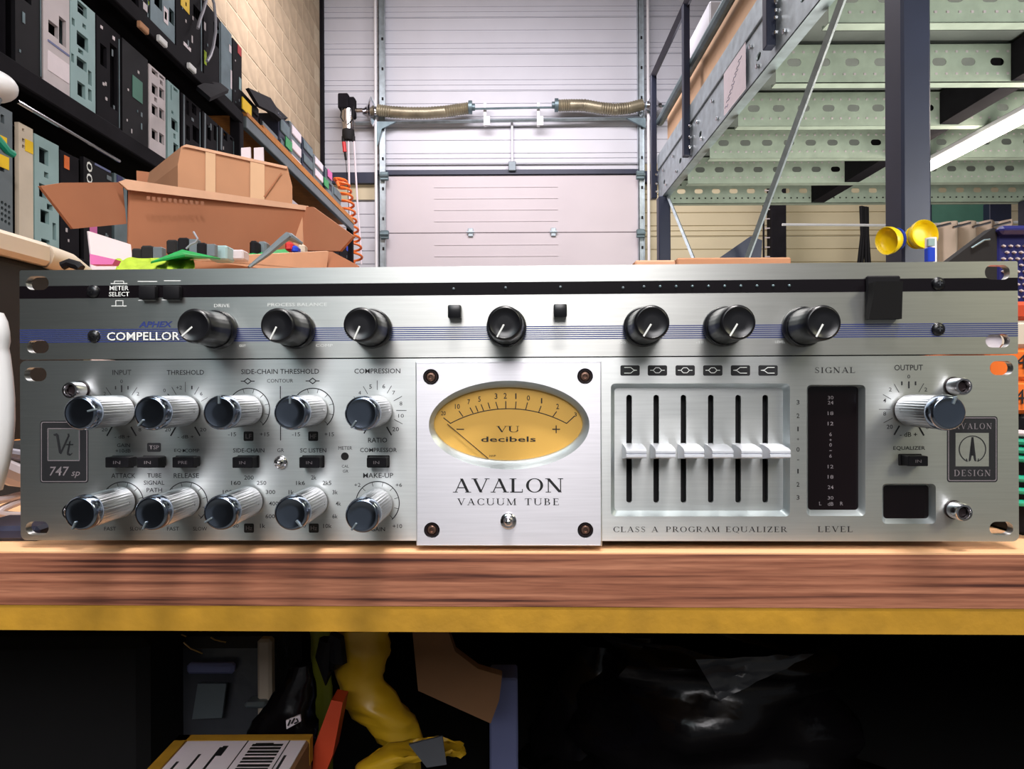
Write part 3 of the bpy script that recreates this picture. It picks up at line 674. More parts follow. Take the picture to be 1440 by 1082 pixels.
# second bay lower row
for i, (a, c, m, lab) in enumerate(((346, 364, 'black_steel', 'black case beside the upright on the second bay'), (366, 384, 'black_steel', 'black case behind the smaller cardboard box'), (386, 408, 'black_steel', 'dark case right behind the smaller cardboard box'), (410, 431, 'whitesteel', 'white metal case showing past the cardboard corner'), (436, 444, 'black_steel', 'dark narrow case under the orange board'), (445, 455, 'galvdark', 'slim grey case with yellow tag under the orange board'), (456, 466, 'whitesteel', 'slim white case under the orange board'), (467, 478, 'black_steel', 'black case with cables under the orange board'), (479, 490, 'black_steel', 'last black case at the far shelf end'))):
    ex = []
    if i == 3: ex = [(px4(413, 258, 418, 280), M['black_steel'], 'dark_slot'), (px4(420, 262, 424, 284), M['bluegrey'], 'grey_slot')]
    if i == 5: ex = [(px4(446, 292, 453, 302), M['yellow_tag'], 'yellow_tag')]
    if i == 6: ex = [(px4(458, 303, 463, 312), M['yellow_tag'], 'yellow_tag')]
    if i == 8: ex = [(px4(484, 330, 489, 340), M['yellow_tag'], 'yellow_tag'), (px4(487, 345, 490, 352), M['blue'], 'blue_tag')]
    case(YL(a), YL(c), z2, .36-.03*(i % 2), M['black_steel'], M[m], [], lab, ex, group='cases on the second shelving bay')

# ================================================================== MEZZANINE
MZ = 1.29; zb_, zd = ZC+1.60, ZC+1.80
mz = empty('mezzanine', (3.0, 4.1, 0), 0, 'galvanised steel mezzanine platform on dark blue columns at right', 'mezzanine')
def mo_(name, b, m, par=None, ang=35, kind=None):
    for v in b.verts: v.co -= mz.location
    o = obj(name, b, m, mz, ang)
    if kind: o['kind'] = kind
    return o
# edge beam (C-section) with slot holes
b = NB(); hs = []
for k in range(6): hs.append(ell(3.0+.55*k, ZC+1.70, .035, .02, 10))
plate(b, rc(1.2, zb_, 5.98, ZC+1.86), hs, MZ, MZ+.006, lambda u, v, d: Vector((d, u, v)))
bx(b, MZ, MZ+.067, 1.2, 5.98, zb_, zb_+.006); bx(b, MZ, MZ+.067, 1.2, 5.98, ZC+1.854, ZC+1.86)
mo_('edge_beam', b, M['galv'])
b = NB(); bx(b, MZ-.012, MZ+.05, 1.2, 5.96, ZC+1.862, ZC+1.99, .003); mo_('kick_plate', b, M['galv'])
b = NB()
for y in [1.8+.35*k for k in range(12)]:
    for z in (ZC+1.65, ZC+1.80): box(b, (MZ-.008, y+(.1 if z > ZC+1.7 else 0), z), (.014, .022, .02), .003)
mo_('bolt', b, M['chrome'], kind='stuff')
# paper notice on the beam
b = NB(); sheet(b, [Vector((MZ-.016, YY, z)) for YY, z in ((3.70, ZC+1.60), (3.70, ZC+1.85), (4.08, ZC+1.85), (4.08, ZC+1.60))], -.002); pn = mo_('paper_notice', b, M['paper'])
b = NB(); rn = random.Random(4)
for k in range(9):
    yy = 3.76+.03*k; zz = ZC+1.81-.02*k
    tube(b, [Vector((MZ-.0165, yy+.02*q, zz-.01*(q % 2)-rn.uniform(0, .012))) for q in range(4)], .0016, 4)
mo_('scribble', b, M['bluegrey'])
# deck sheet
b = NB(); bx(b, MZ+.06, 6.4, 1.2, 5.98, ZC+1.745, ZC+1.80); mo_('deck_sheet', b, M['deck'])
# joists
for i in range(7):
    Yj = 2.32+.58*i if i else 2.32
    hs = []
    x = MZ+.12
    while x < 5.6: hs.append(rrect(x, ZC+1.615, x+.072, ZC+1.657, .021, 3)); x += .148
    b = NB(); plate(b, rc(MZ+.0625, ZC+1.53, 6.0, ZC+1.73), hs, Yj, Yj+.004, lambda u, v, d: Vector((u, d, v)))
    bx(b, MZ+.0625, 6.0, Yj, Yj+.065, ZC+1.53, ZC+1.534); bx(b, MZ+.0625, 6.0, Yj, Yj+.065, ZC+1.726, ZC+1.73)
    bx(b, MZ+.0625, 6.0, Yj+.061, Yj+.065, ZC+1.53, ZC+1.55)
    mo_('joist', b, M['joist'])
    b = NB(); x = MZ+.1
    while x < 4.6:
        for z in (ZC+1.688, ZC+1.575):
            box(b, (x, Yj-.001, z), (.012, .003, .010))
        x += .052
    mo_('punched_hole', b, M['whitesteel'] if i < 6 else M['matte_black'], kind='stuff')
# secondary long beam and columns
b = NB(); bx(b, 2.50, 2.66, 1.2, 5.9, ZC+1.535, ZC+1.725); 
for v in b.verts: pass
b2 = NB()
for i in range(7):
    y0 = (1.8 if i == 0 else 2.32+.58*(i-1)+.07); y1 = 2.32+.58*i-.002
    if i == 0: y1 = 2.31
    bx(b2, 2.55, 2.66, y0, y1, ZC+1.535, ZC+1.725)
b.free(); mo_('cross_member', b2, M['black_steel'])
for (x0, x1, y0, y1) in ((1.29, 1.388, 2.25, 2.31), (1.255, 1.355, 5.80, 5.90), (4.3, 4.4, 5.7, 5.8)):
    b = NB(); top = zb_ if x0 < 2 else ZC+1.53
    bx(b, x0, x1, y0, y1 if y0 > 3 else 2.36, 0, top-.001, .008)
    c_ = mo_('column', b, M['navy'])
    b = NB(); bx(b, x0-.04, x1+.04, y0-.04, y1+.06, 0, .012); mo_('base_plate', b, M['navy'])
# rail posts
for y, zt_ in ((3.32, 2.95), (4.9, 2.72), (6.02, 2.72)):
    b = NB(); bx(b, MZ-.055, MZ-.008, y-.028, y+.028, ZC+1.63, ZC+zt_, .004); mo_('rail_post', b, M['navy'])
    b = NB()
    for dz in (.05, .12, .2): box(b, (MZ-.018, y-.05, ZC+1.63+dz), (.02, .02, .02), .004)
    mo_('bolt', b, M['chrome'], kind='stuff')
b = NB(); tube(b, [Vector((MZ-.03, 1.5, ZC+2.72)), Vector((MZ-.03, 6.05, ZC+2.72))], .028, 4); mo_('top_rail', b, M['navy'])
b = NB(); tube(b, [Vector((MZ+.02, 1.5, ZC+2.30)), Vector((MZ+.02, 6.0, ZC+2.30))], .035, 10); mo_('middle_rail', b, M['galvdark'])
# brace bars
def barp(a, c, w, t=.006):
    b = NB(); tube(b, [a, c], w, 4); return b
b = barp(Vector((MZ+.04, 2.62, ZC+1.62)), Vector((MZ+.04, 3.86, ZC+.70)), .017); mo_('brace', b, M['galv'])
b = barp(Vector((MZ+.04, 5.80, ZC+1.60)), Vector((MZ+.04, 4.97, ZC+.90)), .014); mo_('brace', b, M['galv'])
b = NB(); plate(b, [(1010, 364), (1056, 332), (1072, 338), (1070, 366)], [], 0, .03, lambda u, v, d: P(u, v, 3.9)+Vector((0, d, 0)))
for v in b.verts: pass
mo_('gusset_plate', b, M['navy'])
# brown boards standing on the deck behind the rail
b = NB(); bx(b, MZ+.075, MZ+.10, 1.9, 3.55, ZC+1.80, ZC+2.85, .003); thing('brown_board', b, M['mdf'], 'tall brown board leaning behind the mezzanine rail, nearer one', 'board', 'boards on the mezzanine edge')
b = NB(); bx(b, MZ+.075, MZ+.10, 3.56, 5.95, ZC+1.80, ZC+2.42, .003); thing('brown_board', b, M['mdf'], 'long brown board behind the mezzanine rail, farther one', 'board', 'boards on the mezzanine edge')
b = NB(); bx(b, MZ+.16, MZ+.8, 3.4, 4.5, ZC+1.80, ZC+2.95, .01); thing('olive_crate', b, M['brownpaper'], 'tall olive-brown carton on the mezzanine behind the boards', 'carton')
b = NB(); bx(b, MZ+.14, MZ+.5, 4.9, 5.5, ZC+1.80, ZC+2.75, .01); thing('white_carton', b, M['clad'], 'white wrapped carton on the mezzanine near the far rail post', 'carton')
# tube light
tl = empty('tube_light', (2.85, 3.9, ZC+1.47), 0, 'glowing fluorescent tube light under the mezzanine', 'light')
b = NB(); tube(b, [(0, -1.3, 0), (0, .80, 0)], .030, 12); obj('tube', b, emis('tube_glow', (1, .86, .74, 1), 14), tl)
b = NB(); bx(b, -.035, .035, -1.34, .84, .024, .058, .006); obj('housing', b, M['white'], tl)
b = NB(); bx(b, -.025, .025, .80, .84, -.026, .024, .004); bx(b, -.025, .025, -1.34, -1.30, -.026, .024, .004); obj('end_cap', b, M['red'], tl)
# things on and near the back wall under the deck
def pcol(px0, px1, Y, zt_, m, lab, name='steel_column', cat='column', dep=.15):
    b = NB(); a = P(px0, 541, Y).x; c = P(px1, 541, Y).x; bx(b, a, c, Y, Y+dep, 0, zt_, .006); return thing(name, b, m, lab, cat)
pcol(1086, 1107, 7.9, 6.0, M['black_steel'], 'dark wall column under the mezzanine')
ld = empty('cable_ladder', (P(1079, 541, 7.95).x, 7.95, 0), 0, 'narrow ladder of dark rails and pale rungs beside the wall column', 'ladder')
for dx in (-.035, .045):
    b = NB(); bx(b, dx-.008, dx+.008, -.01, .01, 0, 3.6); obj('side_rail', b, M['black_steel'], ld)
for k in range(26):
    b = NB(); bx(b, -.027, .037, -.006, .006, .6+.11*k, .612+.11*k); obj('rung', b, M['whitesteel'], ld)
b = NB()
for k, dx in enumerate((-.05, -.02, .02, .05)): tube(b, [P(1217, 290, 7.7)+Vector((dx, .02*k, 0)), P(1216, 330, 7.7)+Vector((dx*.6, 0, 0)), P(1215, 372, 7.7)+Vector((dx*1.2, 0, 0)), P(1215, 480, 7.7)+Vector((dx, 0, 0)), Vector((P(1215, 480, 7.7).x+dx, 7.7, .0))], .02, 8)
o = thing('cable_bundle', b, M['black_plastic'], 'bundle of black cables hanging under the mezzanine', 'cables'); o['kind'] = 'stuff'
b = NB(); tube(b, [P(1100, 316, 6.4), P(1250, 317, 6.4), P(1460, 312, 6.4)], .012, 8); thing('curtain_rod', b, M['white'], 'thin pale rod carrying the beige curtain', 'rod')
# curtain hung from the rod in folds
b = NB(); n = 60; rows = []
for j in range(14):
    row = []
    for i in range(n+1):
        t = i/n; px = 1317+(1424-1317)*t; top = 314-2*t-2.0*abs(sin(pi*4*t+.3)); py = top+(450-top)*j/13
        row.append(b.verts.new(P(px, py, 6.35)+Vector((0, .07*sin(t*2*pi*4)+.02*sin(t*47), 0))))
    rows.append(row)
for j in range(13):
    for i in range(n): b.faces.new((rows[j][i], rows[j][i+1], rows[j+1][i+1], rows[j+1][i]))
cu_ = thing('curtain', b, M['curtain'], 'beige gathered curtain hanging right of the blue column', 'curtain', None, 60)
for k in range(4):
    b = NB(); p = P(1326+28*k, 317.5-k*.6, 6.26); tube(b, [p+Vector((-.09, 0, -.02)), p+Vector((.07, 0, .02))], .012, 6); obj('hook', b, M['chrome'], cu_)
b = NB(); a = P(1300, 291, 7.3); c = P(1395, 291, 7.3); bx(b, a.x, c.x, 7.3, 7.4, 0, a.z+.05); thing('green_partition', b, M['greenwall'], 'sea-green partition panel behind the beige curtain', 'partition')
pcol(1393, 1424, 7.2, ZC+1.9, M['navy'], 'dark blue column behind the curtain right end')
pcol(1299, 1312, 7.0, ZC+1.9, M['navy'], 'dark column between the near blue column and green partition')
# round yellow cups by the near column
def cup(px, py, Y, r, ax, label, back):
    t = empty('yellow_cup', P(px, py, Y), 0, label, 'cup', 'yellow cups fixed to the blue column')
    q = Vector((0, -1, 0)).rotation_difference(Vector(ax).normalized()).to_matrix().to_4x4()
    b = NB(); lathe(b, [(r*.55, -.02), (r*.8, -.015), (r*.95, .0), (r, .012), (r*.97, .017), (r*.9, .014), (r*.86, .004), (r*.7, -.006), (r*.3, -.008)], 32, q); obj('dish', b, M['yellow'], t, 50)
    b = NB(); lathe(b, [(r*.6, -.032), (r*.8, -.028), (r*.82, -.021), (r*.6, -.0205)], 28, q); obj('back_ring', b, M['blue'] if back else M['yellow'], t)
cup(1252, 338, 2.19, .045, (-.95, -.30, -.2), 'tilted yellow cup with blue back on the column left side', True)
cup(1296, 331, 2.17, .047, (.12, -1, .05), 'larger round yellow cup facing forward on the blue column', False)
# ================================================================== BENCH
PSI = 0.0265/1.0; XC, YC = -0.001226, 0.3300
ZT = ZC-0.0795
NX, NY = -sin(PSI), -cos(PSI)
def LP(px, py, off=0.0):
    rx, rz = ray(px, py); t = (off+XC*NX+YC*NY)/(rx*NX+NY)
    X, Y = rx*t-XC, t-YC
    return X*cos(PSI)-Y*sin(PSI), ZC+rz*t
def KS(px, off=0.0):
    rx, rz = ray(px, 541); return (off+XC*NX+YC*NY)/(rx*NX+NY)/F
be = empty('workbench', (XC, YC, 0), -PSI, 'long workbench with brown wood-grain edge over a yellow chipboard underside', 'workbench')
FE = -0.0073
b = NB(); bx(b, -1.0, 1.0, FE, 1.45, ZT-.0256, ZT-.0007); obj('worktop', b, M['wood'], be)
b = NB(); bx(b, -1.0, 1.0, FE+.0002, 1.45, ZT-.0007, ZT); obj('lit_top_layer', b, M['woodtop_lit'], be)  # thin layer coloured as if brightly lit from above
b = NB(); bx(b, -1.0, 1.0, FE+.0004, 1.45, ZT-.0379, ZT-.0258); obj('lower_board', b, M['chipboard'], be)
for x in (-.93, .93):
    for y in (.12, 1.38):
        b = NB(); bx(b, x-.03, x+.03, y-.03, y+.03, 0, ZT-.038, .004); obj('leg', b, M['black_steel'], be)
b = NB(); bx(b, -.96, .96, .05, 1.4, ZC-.52, ZC-.50); obj('lower_shelf', b, M['matte_black'], be)
b = NB(); bx(b, -.96, .96, 1.4, 1.42, .1, ZT-.038); obj('dark_backing', b, M['matte_black'], be)  # black back and sides added so the space below stays dark
for x in (-.97, .96):
    b = NB(); bx(b, x, x+.01, .05, 1.4, .1, ZT-.038); obj('side_panel', b, M['matte_black'], be)

# ================================================================== PREAMP UNIT (lower, two rack units)
zA = ZT; vb = ZC-0.0756; vt = vb+.0884
pre = empty('preamplifier', (XC, YC, zA), -PSI, 'silver two-unit rack processor with oval amber meter, fluted knobs and six faders', 'audio processor')
cmpz = vt+.0006
com = empty('compressor', (XC, YC, cmpz), -PSI, 'grey one-unit rack compressor with black knobs and blue stripes, stacked on top', 'audio processor')
class U:
    def __init__(s, root, zb): s.root = root; s.zb = zb
    def at(s, px, py, off=0.0):
        u, z = LP(px, py, off); return u, z-s.zb
    def loc(s, px, py, off=0.0):
        u, v = s.at(px, py, off); return Vector((u, -off, v))
    def text(s, t, px, py, w, h, off=0.0, m='ink', parent=None, name='lettering', bold=0.006, shear=0):
        c = s.loc(px, py, off+.00008); k = KS(px, off)
        text(t, w*k, h*k, lambda x, y: Vector((c.x+x, c.y, c.z+y)), M[m], parent or s.root, name, bold, shear)
    def serif(s, t, px, py, w, h, off=0.0, m='ink', name='lettering', parent=None, track=.08):
        c = s.loc(px, py, off+.00008); k = KS(px, off); b = NB()
        serif_mesh(b, t, 0, 0, w*k, h*k, lambda x, y: Vector((c.x+x, c.y, c.z+y)), track)
        return obj(name, b, M[m], parent or s.root, 0)
    def poly(s, b, pts, off=0.0, lift=.00008):
        try: b.faces.new([b.verts.new(s.loc(x, y, off)+Vector((0, -lift, 0))) for x, y in pts])
        except ValueError: pass
        return b
    def shape(s, b, outer, holes=(), off=0.0, lift=.00006):
        return plate(b, outer, list(holes), 0, 0, lambda x, y, d: s.loc(x, y, off)+Vector((0, -lift, 0)), back=False)
    def line(s, b, pts, w, off=0.0, lift=.00008):
        for (x0, y0), (x1, y1) in zip(pts[:-1], pts[1:]):
            d = Vector((x1-x0, y1-y0)); n = Vector((-d.y, d.x)).normalized()*w/2; e = d.normalized()*w*.2
            s.poly(b, [(x0+n.x-e.x, y0+n.y-e.y), (x1+n.x+e.x, y1+n.y+e.y), (x1-n.x+e.x, y1-n.y+e.y), (x0-n.x-e.x, y0-n.y-e.y)], off, lift)
        return b
A = U(pre, zA); B = U(com, cmpz)
def quadl(un, x0, y0, x1, y1, r, off=0.0, n=4):
    """rounded rectangle given in pixels -> local (u, v) loop at offset off"""
    return [un.at(x, y, off) for x, y in rrect(x0, y0, x1, y1, r, n)]
def panel(un, outer, holes, thick, m, bev=.0004, off=0.0, name='faceplate'):
    b = NB(); plate(b, outer, holes, 0, thick, lambda u, v, d: Vector((u, -off+d, v)))
    return obj(name, b, m, un.root, 20, uv=True)
W2 = .2413
za0, za1 = vb-zA, vt-zA
slotsA = [(34, 517, 65.5, 536.5), (36, 733.5, 68.5, 752.5), (1392, 508, 1425, 527.7), (1391.5, 734, 1425, 753)]
recE = ((859, 539.5, 1111, 726.5, 6), (864, 546, 1101, 718.5, 5)); recD = ((1134.5, 541.5, 1217, 726, 6), (1136, 544, 1207, 717.5, 5)); recS = ((1240.5, 680.5, 1316, 737, 6), (1242, 682.5, 1306, 729.5, 5))
cx, cy = 716, 598
# rounded outer corners
outA = rrect(-W2, za0, W2, za1, .003, 4)
hA = [quadl(A, *s, 9.5, n=6) for s in slotsA]+[quadl(A, *r[0]) for r in (recE, recD, recS)]+[[A.at(x, y) for x, y in ell(716, 598, 107, 58, 40)]]
panel(A, outA, hA, .004, M['faceplate'])
def chassis(un, z0, z1, depth, name='chassis'):
    b = NB(); t = .001
    bx(b, -.2155, .2155, .0045+.012, depth, z0, z1); return obj(name, b, M['black_steel'], un.root)
chassis(A, za0+.001, za1-.001, .29)
for x in (-.19, .19):
    for y in (.03, .25):
        b = NB(); tube(b, [(x, y, 0.0), (x, y, za0+.0012)], .008, 12); obj('foot', b, M['black_plastic'], pre)
# recess walls (milled chamfers) and floors
def recess(un, o, i, d, m='chamfer', name='milled_edge', off=0.0, ellipse=None):
    if ellipse: a = [un.loc(x, y, off) for x, y in ell(*ellipse[0], 72)]; c = [un.loc(x, y, off-d) for x, y in ell(*ellipse[1], 72)]
    else:
        a = [Vector((u, -off, v)) for u, v in quadl(un, *o, off=off)]; c = [Vector((u, -off+d, v)) for u, v in quadl(un, *i, off=off-d)]
    b = NB(); A_ = [b.verts.new(p) for p in a]; C_ = [b.verts.new(p) for p in c]; E_ = [b.verts.new(p+Vector((0, .0012, 0))) for p in c]; n = len(a)
    for k in range(n):
        b.faces.new((A_[k], A_[(k+1) % n], C_[(k+1) % n], C_[k])); b.faces.new((C_[k], C_[(k+1) % n], E_[(k+1) % n], E_[k]))
    return obj(name, b, M[m], un.root, 50)
recess(A, *recE, .005); recess(A, *recD, .0045); recess(A, *recS, .0045)
# equaliser plate with six long slots
slx = [884.6, 922.7, 961, 999.4, 1037.9, 1076]
hs = [quadl(A, x-3.8, 555.5, x+4, 707.5, 3.7, off=-.005) for x in slx]
u0, v0 = A.at(850, 740, -.005); u1, v1 = A.at(1118, 530, -.005)
panel(A, rc(u0, v0, u1, v1), hs, .0015, M['faceplate'], off=-.005, name='fader_plate')
b = NB(); bx(b, u0, u1, .010, .0105, v0, v1); obj('slot_backing', b, M['matte_black'], pre)
# fader caps
for k, (x, (f0, f1)) in enumerate(zip(slx, ((883, 912), (925, 953.5), (966, 994.5), (1006, 1036), (1047.5, 1077), (1088.8, 1118)))):
    d = empty('fader', A.loc(x, 636, -.005)); d.parent = pre; L = d.location
    Lf = .0145
    yb, yf = .005-.0006, -Lf
    def at2(px, py, off): u, v = A.at(px, py, off); return Vector((u, -off, v))-L
    zbk = [A.at(x, p, -.005)[1]-L.z for p in (624.5, 647)]
    ul, ur = at2(f0, 640, Lf).x, at2(f1, 640, Lf).x
    ztp, zrg, zlo = [at2(f0, p, Lf).z for p in (633.5, 640, 646.2)]
    # side profile (y, z), swept along x with small edges
    prof = [(yb, zbk[0]), (-.004, zbk[0]), (yf+.0022, ztp+.0002), (yf, ztp-.0008), (yf, zrg+.0004), (yf+.0009, zrg-.0001), (yf, zrg-.0006), (yf, zlo+.0004), (yf+.0006, zlo), (yb, zbk[1])]
    b = NB(); a_ = [b.verts.new((ul, y, z)) for y, z in prof]; c_ = [b.verts.new((ur, y, z)) for y, z in prof]; n = len(prof)
    b.faces.new(a_); b.faces.new(c_[::-1])
    for i in range(n): b.faces.new((a_[i], c_[i], c_[(i+1) % n], a_[(i+1) % n]))
    obj('fader_cap', b, M['fader'], d, 25)
    b = NB(); bx(b, -.0009, .0009, .0048, .0098, -.002, .002); obj('fader_stem', b, M['matte_black'], d)
# display windows
for r, nm in ((recD, 'level_display'), (recS, 'small_display')):
    q = quadl(A, r[1][0]-2, r[1][1]-2, r[1][2]+2, r[1][3]+2, 5, off=-.0046)
    b = NB(); plate(b, q, [], .0046, .0056, lambda u, v, d: Vector((u, d, v))); dsp = obj(nm, b, M['window'], pre)
    if nm == 'level_display':
        for s_, y in (('30', 559.5), ('24', 566.5), ('18', 581.5), ('12', 596), ('6', 611), ('+', 619), ('0', 626), ('-', 634), ('6', 641.5), ('12', 656.5), ('18', 671), ('24', 685.5), ('30', 700.5), ('dB', 709)):
            A.text(s_, 1168, y, 8 if len(s_) > 1 else 3.5, 5 if s_ not in '+-' else (3 if s_ == '+' else .8), -.0045, 'greyink', dsp)
        A.text('L', 1153.5, 708.5, 3, 5, -.0045, 'greyink', dsp); A.text('R', 1183.5, 708.5, 4, 5, -.0045, 'greyink', dsp)
# ---- meter plate
TH = .0045
mp_out = [A.at(x, y, TH) for x, y in rc(586, 767.3, 844.8, 508.5)]
hole = [A.at(x, y, TH) for x, y in ell(716, 598, 113, 62.5, 72)]
shl = [[A.at(x, y, TH) for x, y in ell(px, py, 11.2, 11.2, 24)] for px, py in ((606, 530.3), (822.7, 529.3), (607.3, 746), (823.2, 746))]
mpl = panel(A, mp_out, hole and [hole]+shl, TH-.0003, M['meterplate'], off=TH, name='meter_plate')
b = NB()
x0, z0_ = A.at(585.3, 768.2, TH); x1, z1q = A.at(845.6, 507.6, TH)
for (ua, va), (ub, vb_) in zip([(x0, z0_), (x1, z0_), (x1, z1q), (x0, z1q)], [(x1, z0_), (x1, z1q), (x0, z1q), (x0, z0_)]):
    q = .0004; cu, cv = (x0+x1)/2, (z0_+z1q)/2
    def inn(u, v): return (u+(q*1.4 if u < cu else -q*1.4), v+(q*1.4 if v < cv else -q*1.4))
    i0, i1 = inn(ua, va), inn(ub, vb_)
    b.faces.new([b.verts.new(p) for p in ((ua, -TH+.0006, va), (ub, -TH+.0006, vb_), (i1[0], -TH-.0002, i1[1]), (i0[0], -TH-.0002, i0[1]))])
obj('bevelled_rim', b, M['chamfer'], mpl, 20)
recess(A, None, None, TH+.0006, off=TH, ellipse=((716, 598, 113, 62.5), (714.6, 596.4, 104.6, 51.4)), name='meter_bezel')
DO = -.0020
b = NB(); A.shape(b, ell(714.6, 596.4, 112, 58, 64), off=DO, lift=0); dial = obj('dial_face', b, M['dial'], pre, 0)
b = NB(); A.shape(b, ell(714.6, 596.4, 106.5, 53, 64), off=-.0001, lift=0); obj('meter_glass', b, M['glass'], pre, 0)
def mz2(x, y): return x/3.866+570, y/3.866+500
b = NB(); arc = []
x1_, y1_, x2_, y2_, x3_, y3_ = 246, 370, 560, 290, 877, 370
R_ = ((x3_-x1_)**2/8/80+40); cxa, cya = 561, 290+R_
for k in range(25):
    x = 246+(877-246)*k/24; arc.append(mz2(x, cya-sqrt(R_**2-(x-cxa)**2)))
A.line(b, arc, 1.2, DO)
for p in (((246, 370), (208, 340)), ((313, 332), (292, 303)), ((368, 314), (352, 285)), ((395, 306), (382, 275)), ((425, 300), (412, 267)), ((460, 290), (450, 258)), ((503, 290), (492, 254)), ((546, 288), (546, 250)), ((599, 290), (602, 252)), ((655, 293), (664, 257)), ((725, 310), (738, 276)), ((803, 332), (822, 306)), ((877, 370), (920, 330))):
    A.line(b, [mz2(*p[0]), mz2(*p[1])], 1.3, DO)
obj('dial_scale', b, M['ink'], dial, 0)
for s_, x, y, w_, h_ in (('20', 207, 315, 6.5, 6), ('10', 283, 278, 7, 7), ('7', 345, 253, 3.6, 7), ('5', 403, 238, 3.6, 7.5), ('3', 493, 222, 4, 8), ('2', 543, 220, 4.4, 8), ('1', 601, 222, 1.8, 8), ('0', 669, 232, 4.4, 7.5), ('1', 741, 247, 1.8, 7.5), ('2', 828, 278, 4, 7.5), ('3', 925, 322, 3.5, 6), ('decibels', 560, 456, 77, 7.5), ('VU ', 0, 0, 0, 0), ('NVP', 475, 547, 9, 2.6)):
    if not w_: continue
    p = mz2(x, y); A.text(s_, p[0], p[1], w_, h_, DO, 'ink', dial, bold=.012 if 'dec' in s_ else .01)
p = mz2(558, 401); A.serif('VU', p[0], p[1], 32, 8.5, DO, parent=dial)
b = NB(); A.line(b, [mz2(279, 402), mz2(318, 402)], 1.4, DO); A.line(b, [mz2(800, 402), mz2(840, 402)], 1.5, DO); A.line(b, [mz2(820, 382), mz2(820, 422)], 1.5, DO); obj('lettering', b, M['ink'], dial, 0)
b = NB(); a = A.loc(*mz2(228, 373), DO+.0009); c = A.loc(*mz2(452, 562), DO+.0009); tube(b, [a, c], .00020, 6); obj('needle', b, M['darkring'], pre)
A.serif('AVALON', 715, 683, 156, 19.5, TH); A.serif('VACUUM TUBE', 714.9, 706, 143.6, 9.3, TH, track=.22)
# socket screws of the meter plate
def screw(un, px, py, off, r, parent, m1='bronze', m2='darkring', name='screw', slot='torx'):
    e = empty(name, un.loc(px, py, off)); e.parent = parent
    b = NB(); lathe(b, [(r, -.0010), (r, .0), (r*.92, .0004), (r*.74, .0004), (r*.72, -.0002), (r*.70, -.0006)], 28); obj('rim', b, M[m2], e)
    b = NB(); lathe(b, [(r*.68, -.0012), (r*.68, .0000), (r*.55, .0005), (r*.32, .0006), (r*.26, -.0004)], 24); obj('head', b, M[m1], e)
    return e
for px, py in ((606, 530.3), (822.7, 529.3), (607.3, 745.5), (823.2, 745.5)): screw(A, px, py, TH-.0009, .0034, pre)
for px, py, of in ((715, 732.5, TH), (395.3, 650.5, 0)):
    b = NB(); k = 1.0 if of else .85; lathe(b, [(.0038*k, 0), (.0038*k, .0008), (.0033*k, .0012), (.0026*k, .0014), (.0022*k, .0030), (.0015*k, .0042), (.0005*k, .0048)], 28, Matrix.Translation(A.loc(px, py, of)))
    obj('indicator_lamp', b, M['chrome'], pre, 50)
# ---- knobs
def knob(px, py, ang, mk=None):
    e = empty('knob', A.loc(px, py)); e.parent = pre
    b = NB(); lathe(b, [(.0071, .0002), (.0071, .0016)], 32); obj('collar', b, M['darkring'], e)
    b = NB(); lathe(b, [(.0070, .0016), (.0075, .0018), (.0076, .0024), (.0076, .0090), (.0076, .0250), (.0073, .0256)], 144, None, (3, 4, 36, .00028)); obj('barrel', b, M['knob'], e, 60)
    b = NB(); lathe(b, [(.0072, .0254), (.0077, .0260), (.0079, .0272), (.0078, .0292), (.0075, .0305), (.0069, .0313), (.0064, .0315), (.0061, .0314), (.0030, .0313)], 48); obj('end_cap', b, M['knobcap'], e, 60)
    a = R(ang); b = NB(); Mx = Matrix.Rotation(a, 3, 'Y')
    box(b, Mx @ Vector((0, -.0307, .0058)), (.0009, .0030, .0038), .0002, Mx); obj('pointer', b, M['greysteel'], e)
    b = NB(); lathe(b, [(.0009, .0), (.0009, .0002), (.0004, .0002), (.0003, -.0004)], 10, Matrix.Translation((.0073 if px < 720 else -.0073, -.0062, .0)) @ Matrix.Rotation(R(90 if px < 720 else -90), 4, 'Z')); obj('set_screw', b, M['chrome'], e)
    return e
KN = [(171, 577.5, 78), (260.7, 577.5, 222), (349.5, 577, 0), (440, 577, 0), (530.5, 578, 215), (171.5, 705.5, 205), (261.5, 705.5, 205), (349.8, 705, 238), (440.5, 705.5, 140), (531.2, 708.3, 216), (1278, 577, 22)]
for k_ in KN: knob(*k_)
for px, py in ((113.5, 549), (113.5, 716), (1340.5, 543.5), (1341, 717)):
    e = empty('socket_post', A.loc(px, py)); e.parent = pre
    b = NB(); lathe(b, [(.0045, .0002), (.0045, .0006)], 28); obj('washer', b, M['darkring'], e)
    b = NB(); lathe(b, [(.0041, .0006), (.0041, .0074), (.0037, .0082), (.0029, .0083), (.0025, .0075), (.0025, .0015)], 28, None); obj('post', b, M['chrome'], e, 50)
    b = NB(); lathe(b, [(.0024, .0016), (.0024, .0060)], 6); obj('hex_socket', b, M['darkring'], e, 10)
# meter adjustment hole
b = NB(); lathe(b, [(.0019, .00005), (.0019, .0002), (.0012, .0002), (.0011, .0001)], 20, Matrix.Translation(A.loc(485, 642))); obj('trim_hole', b, M['matte_black'], pre)
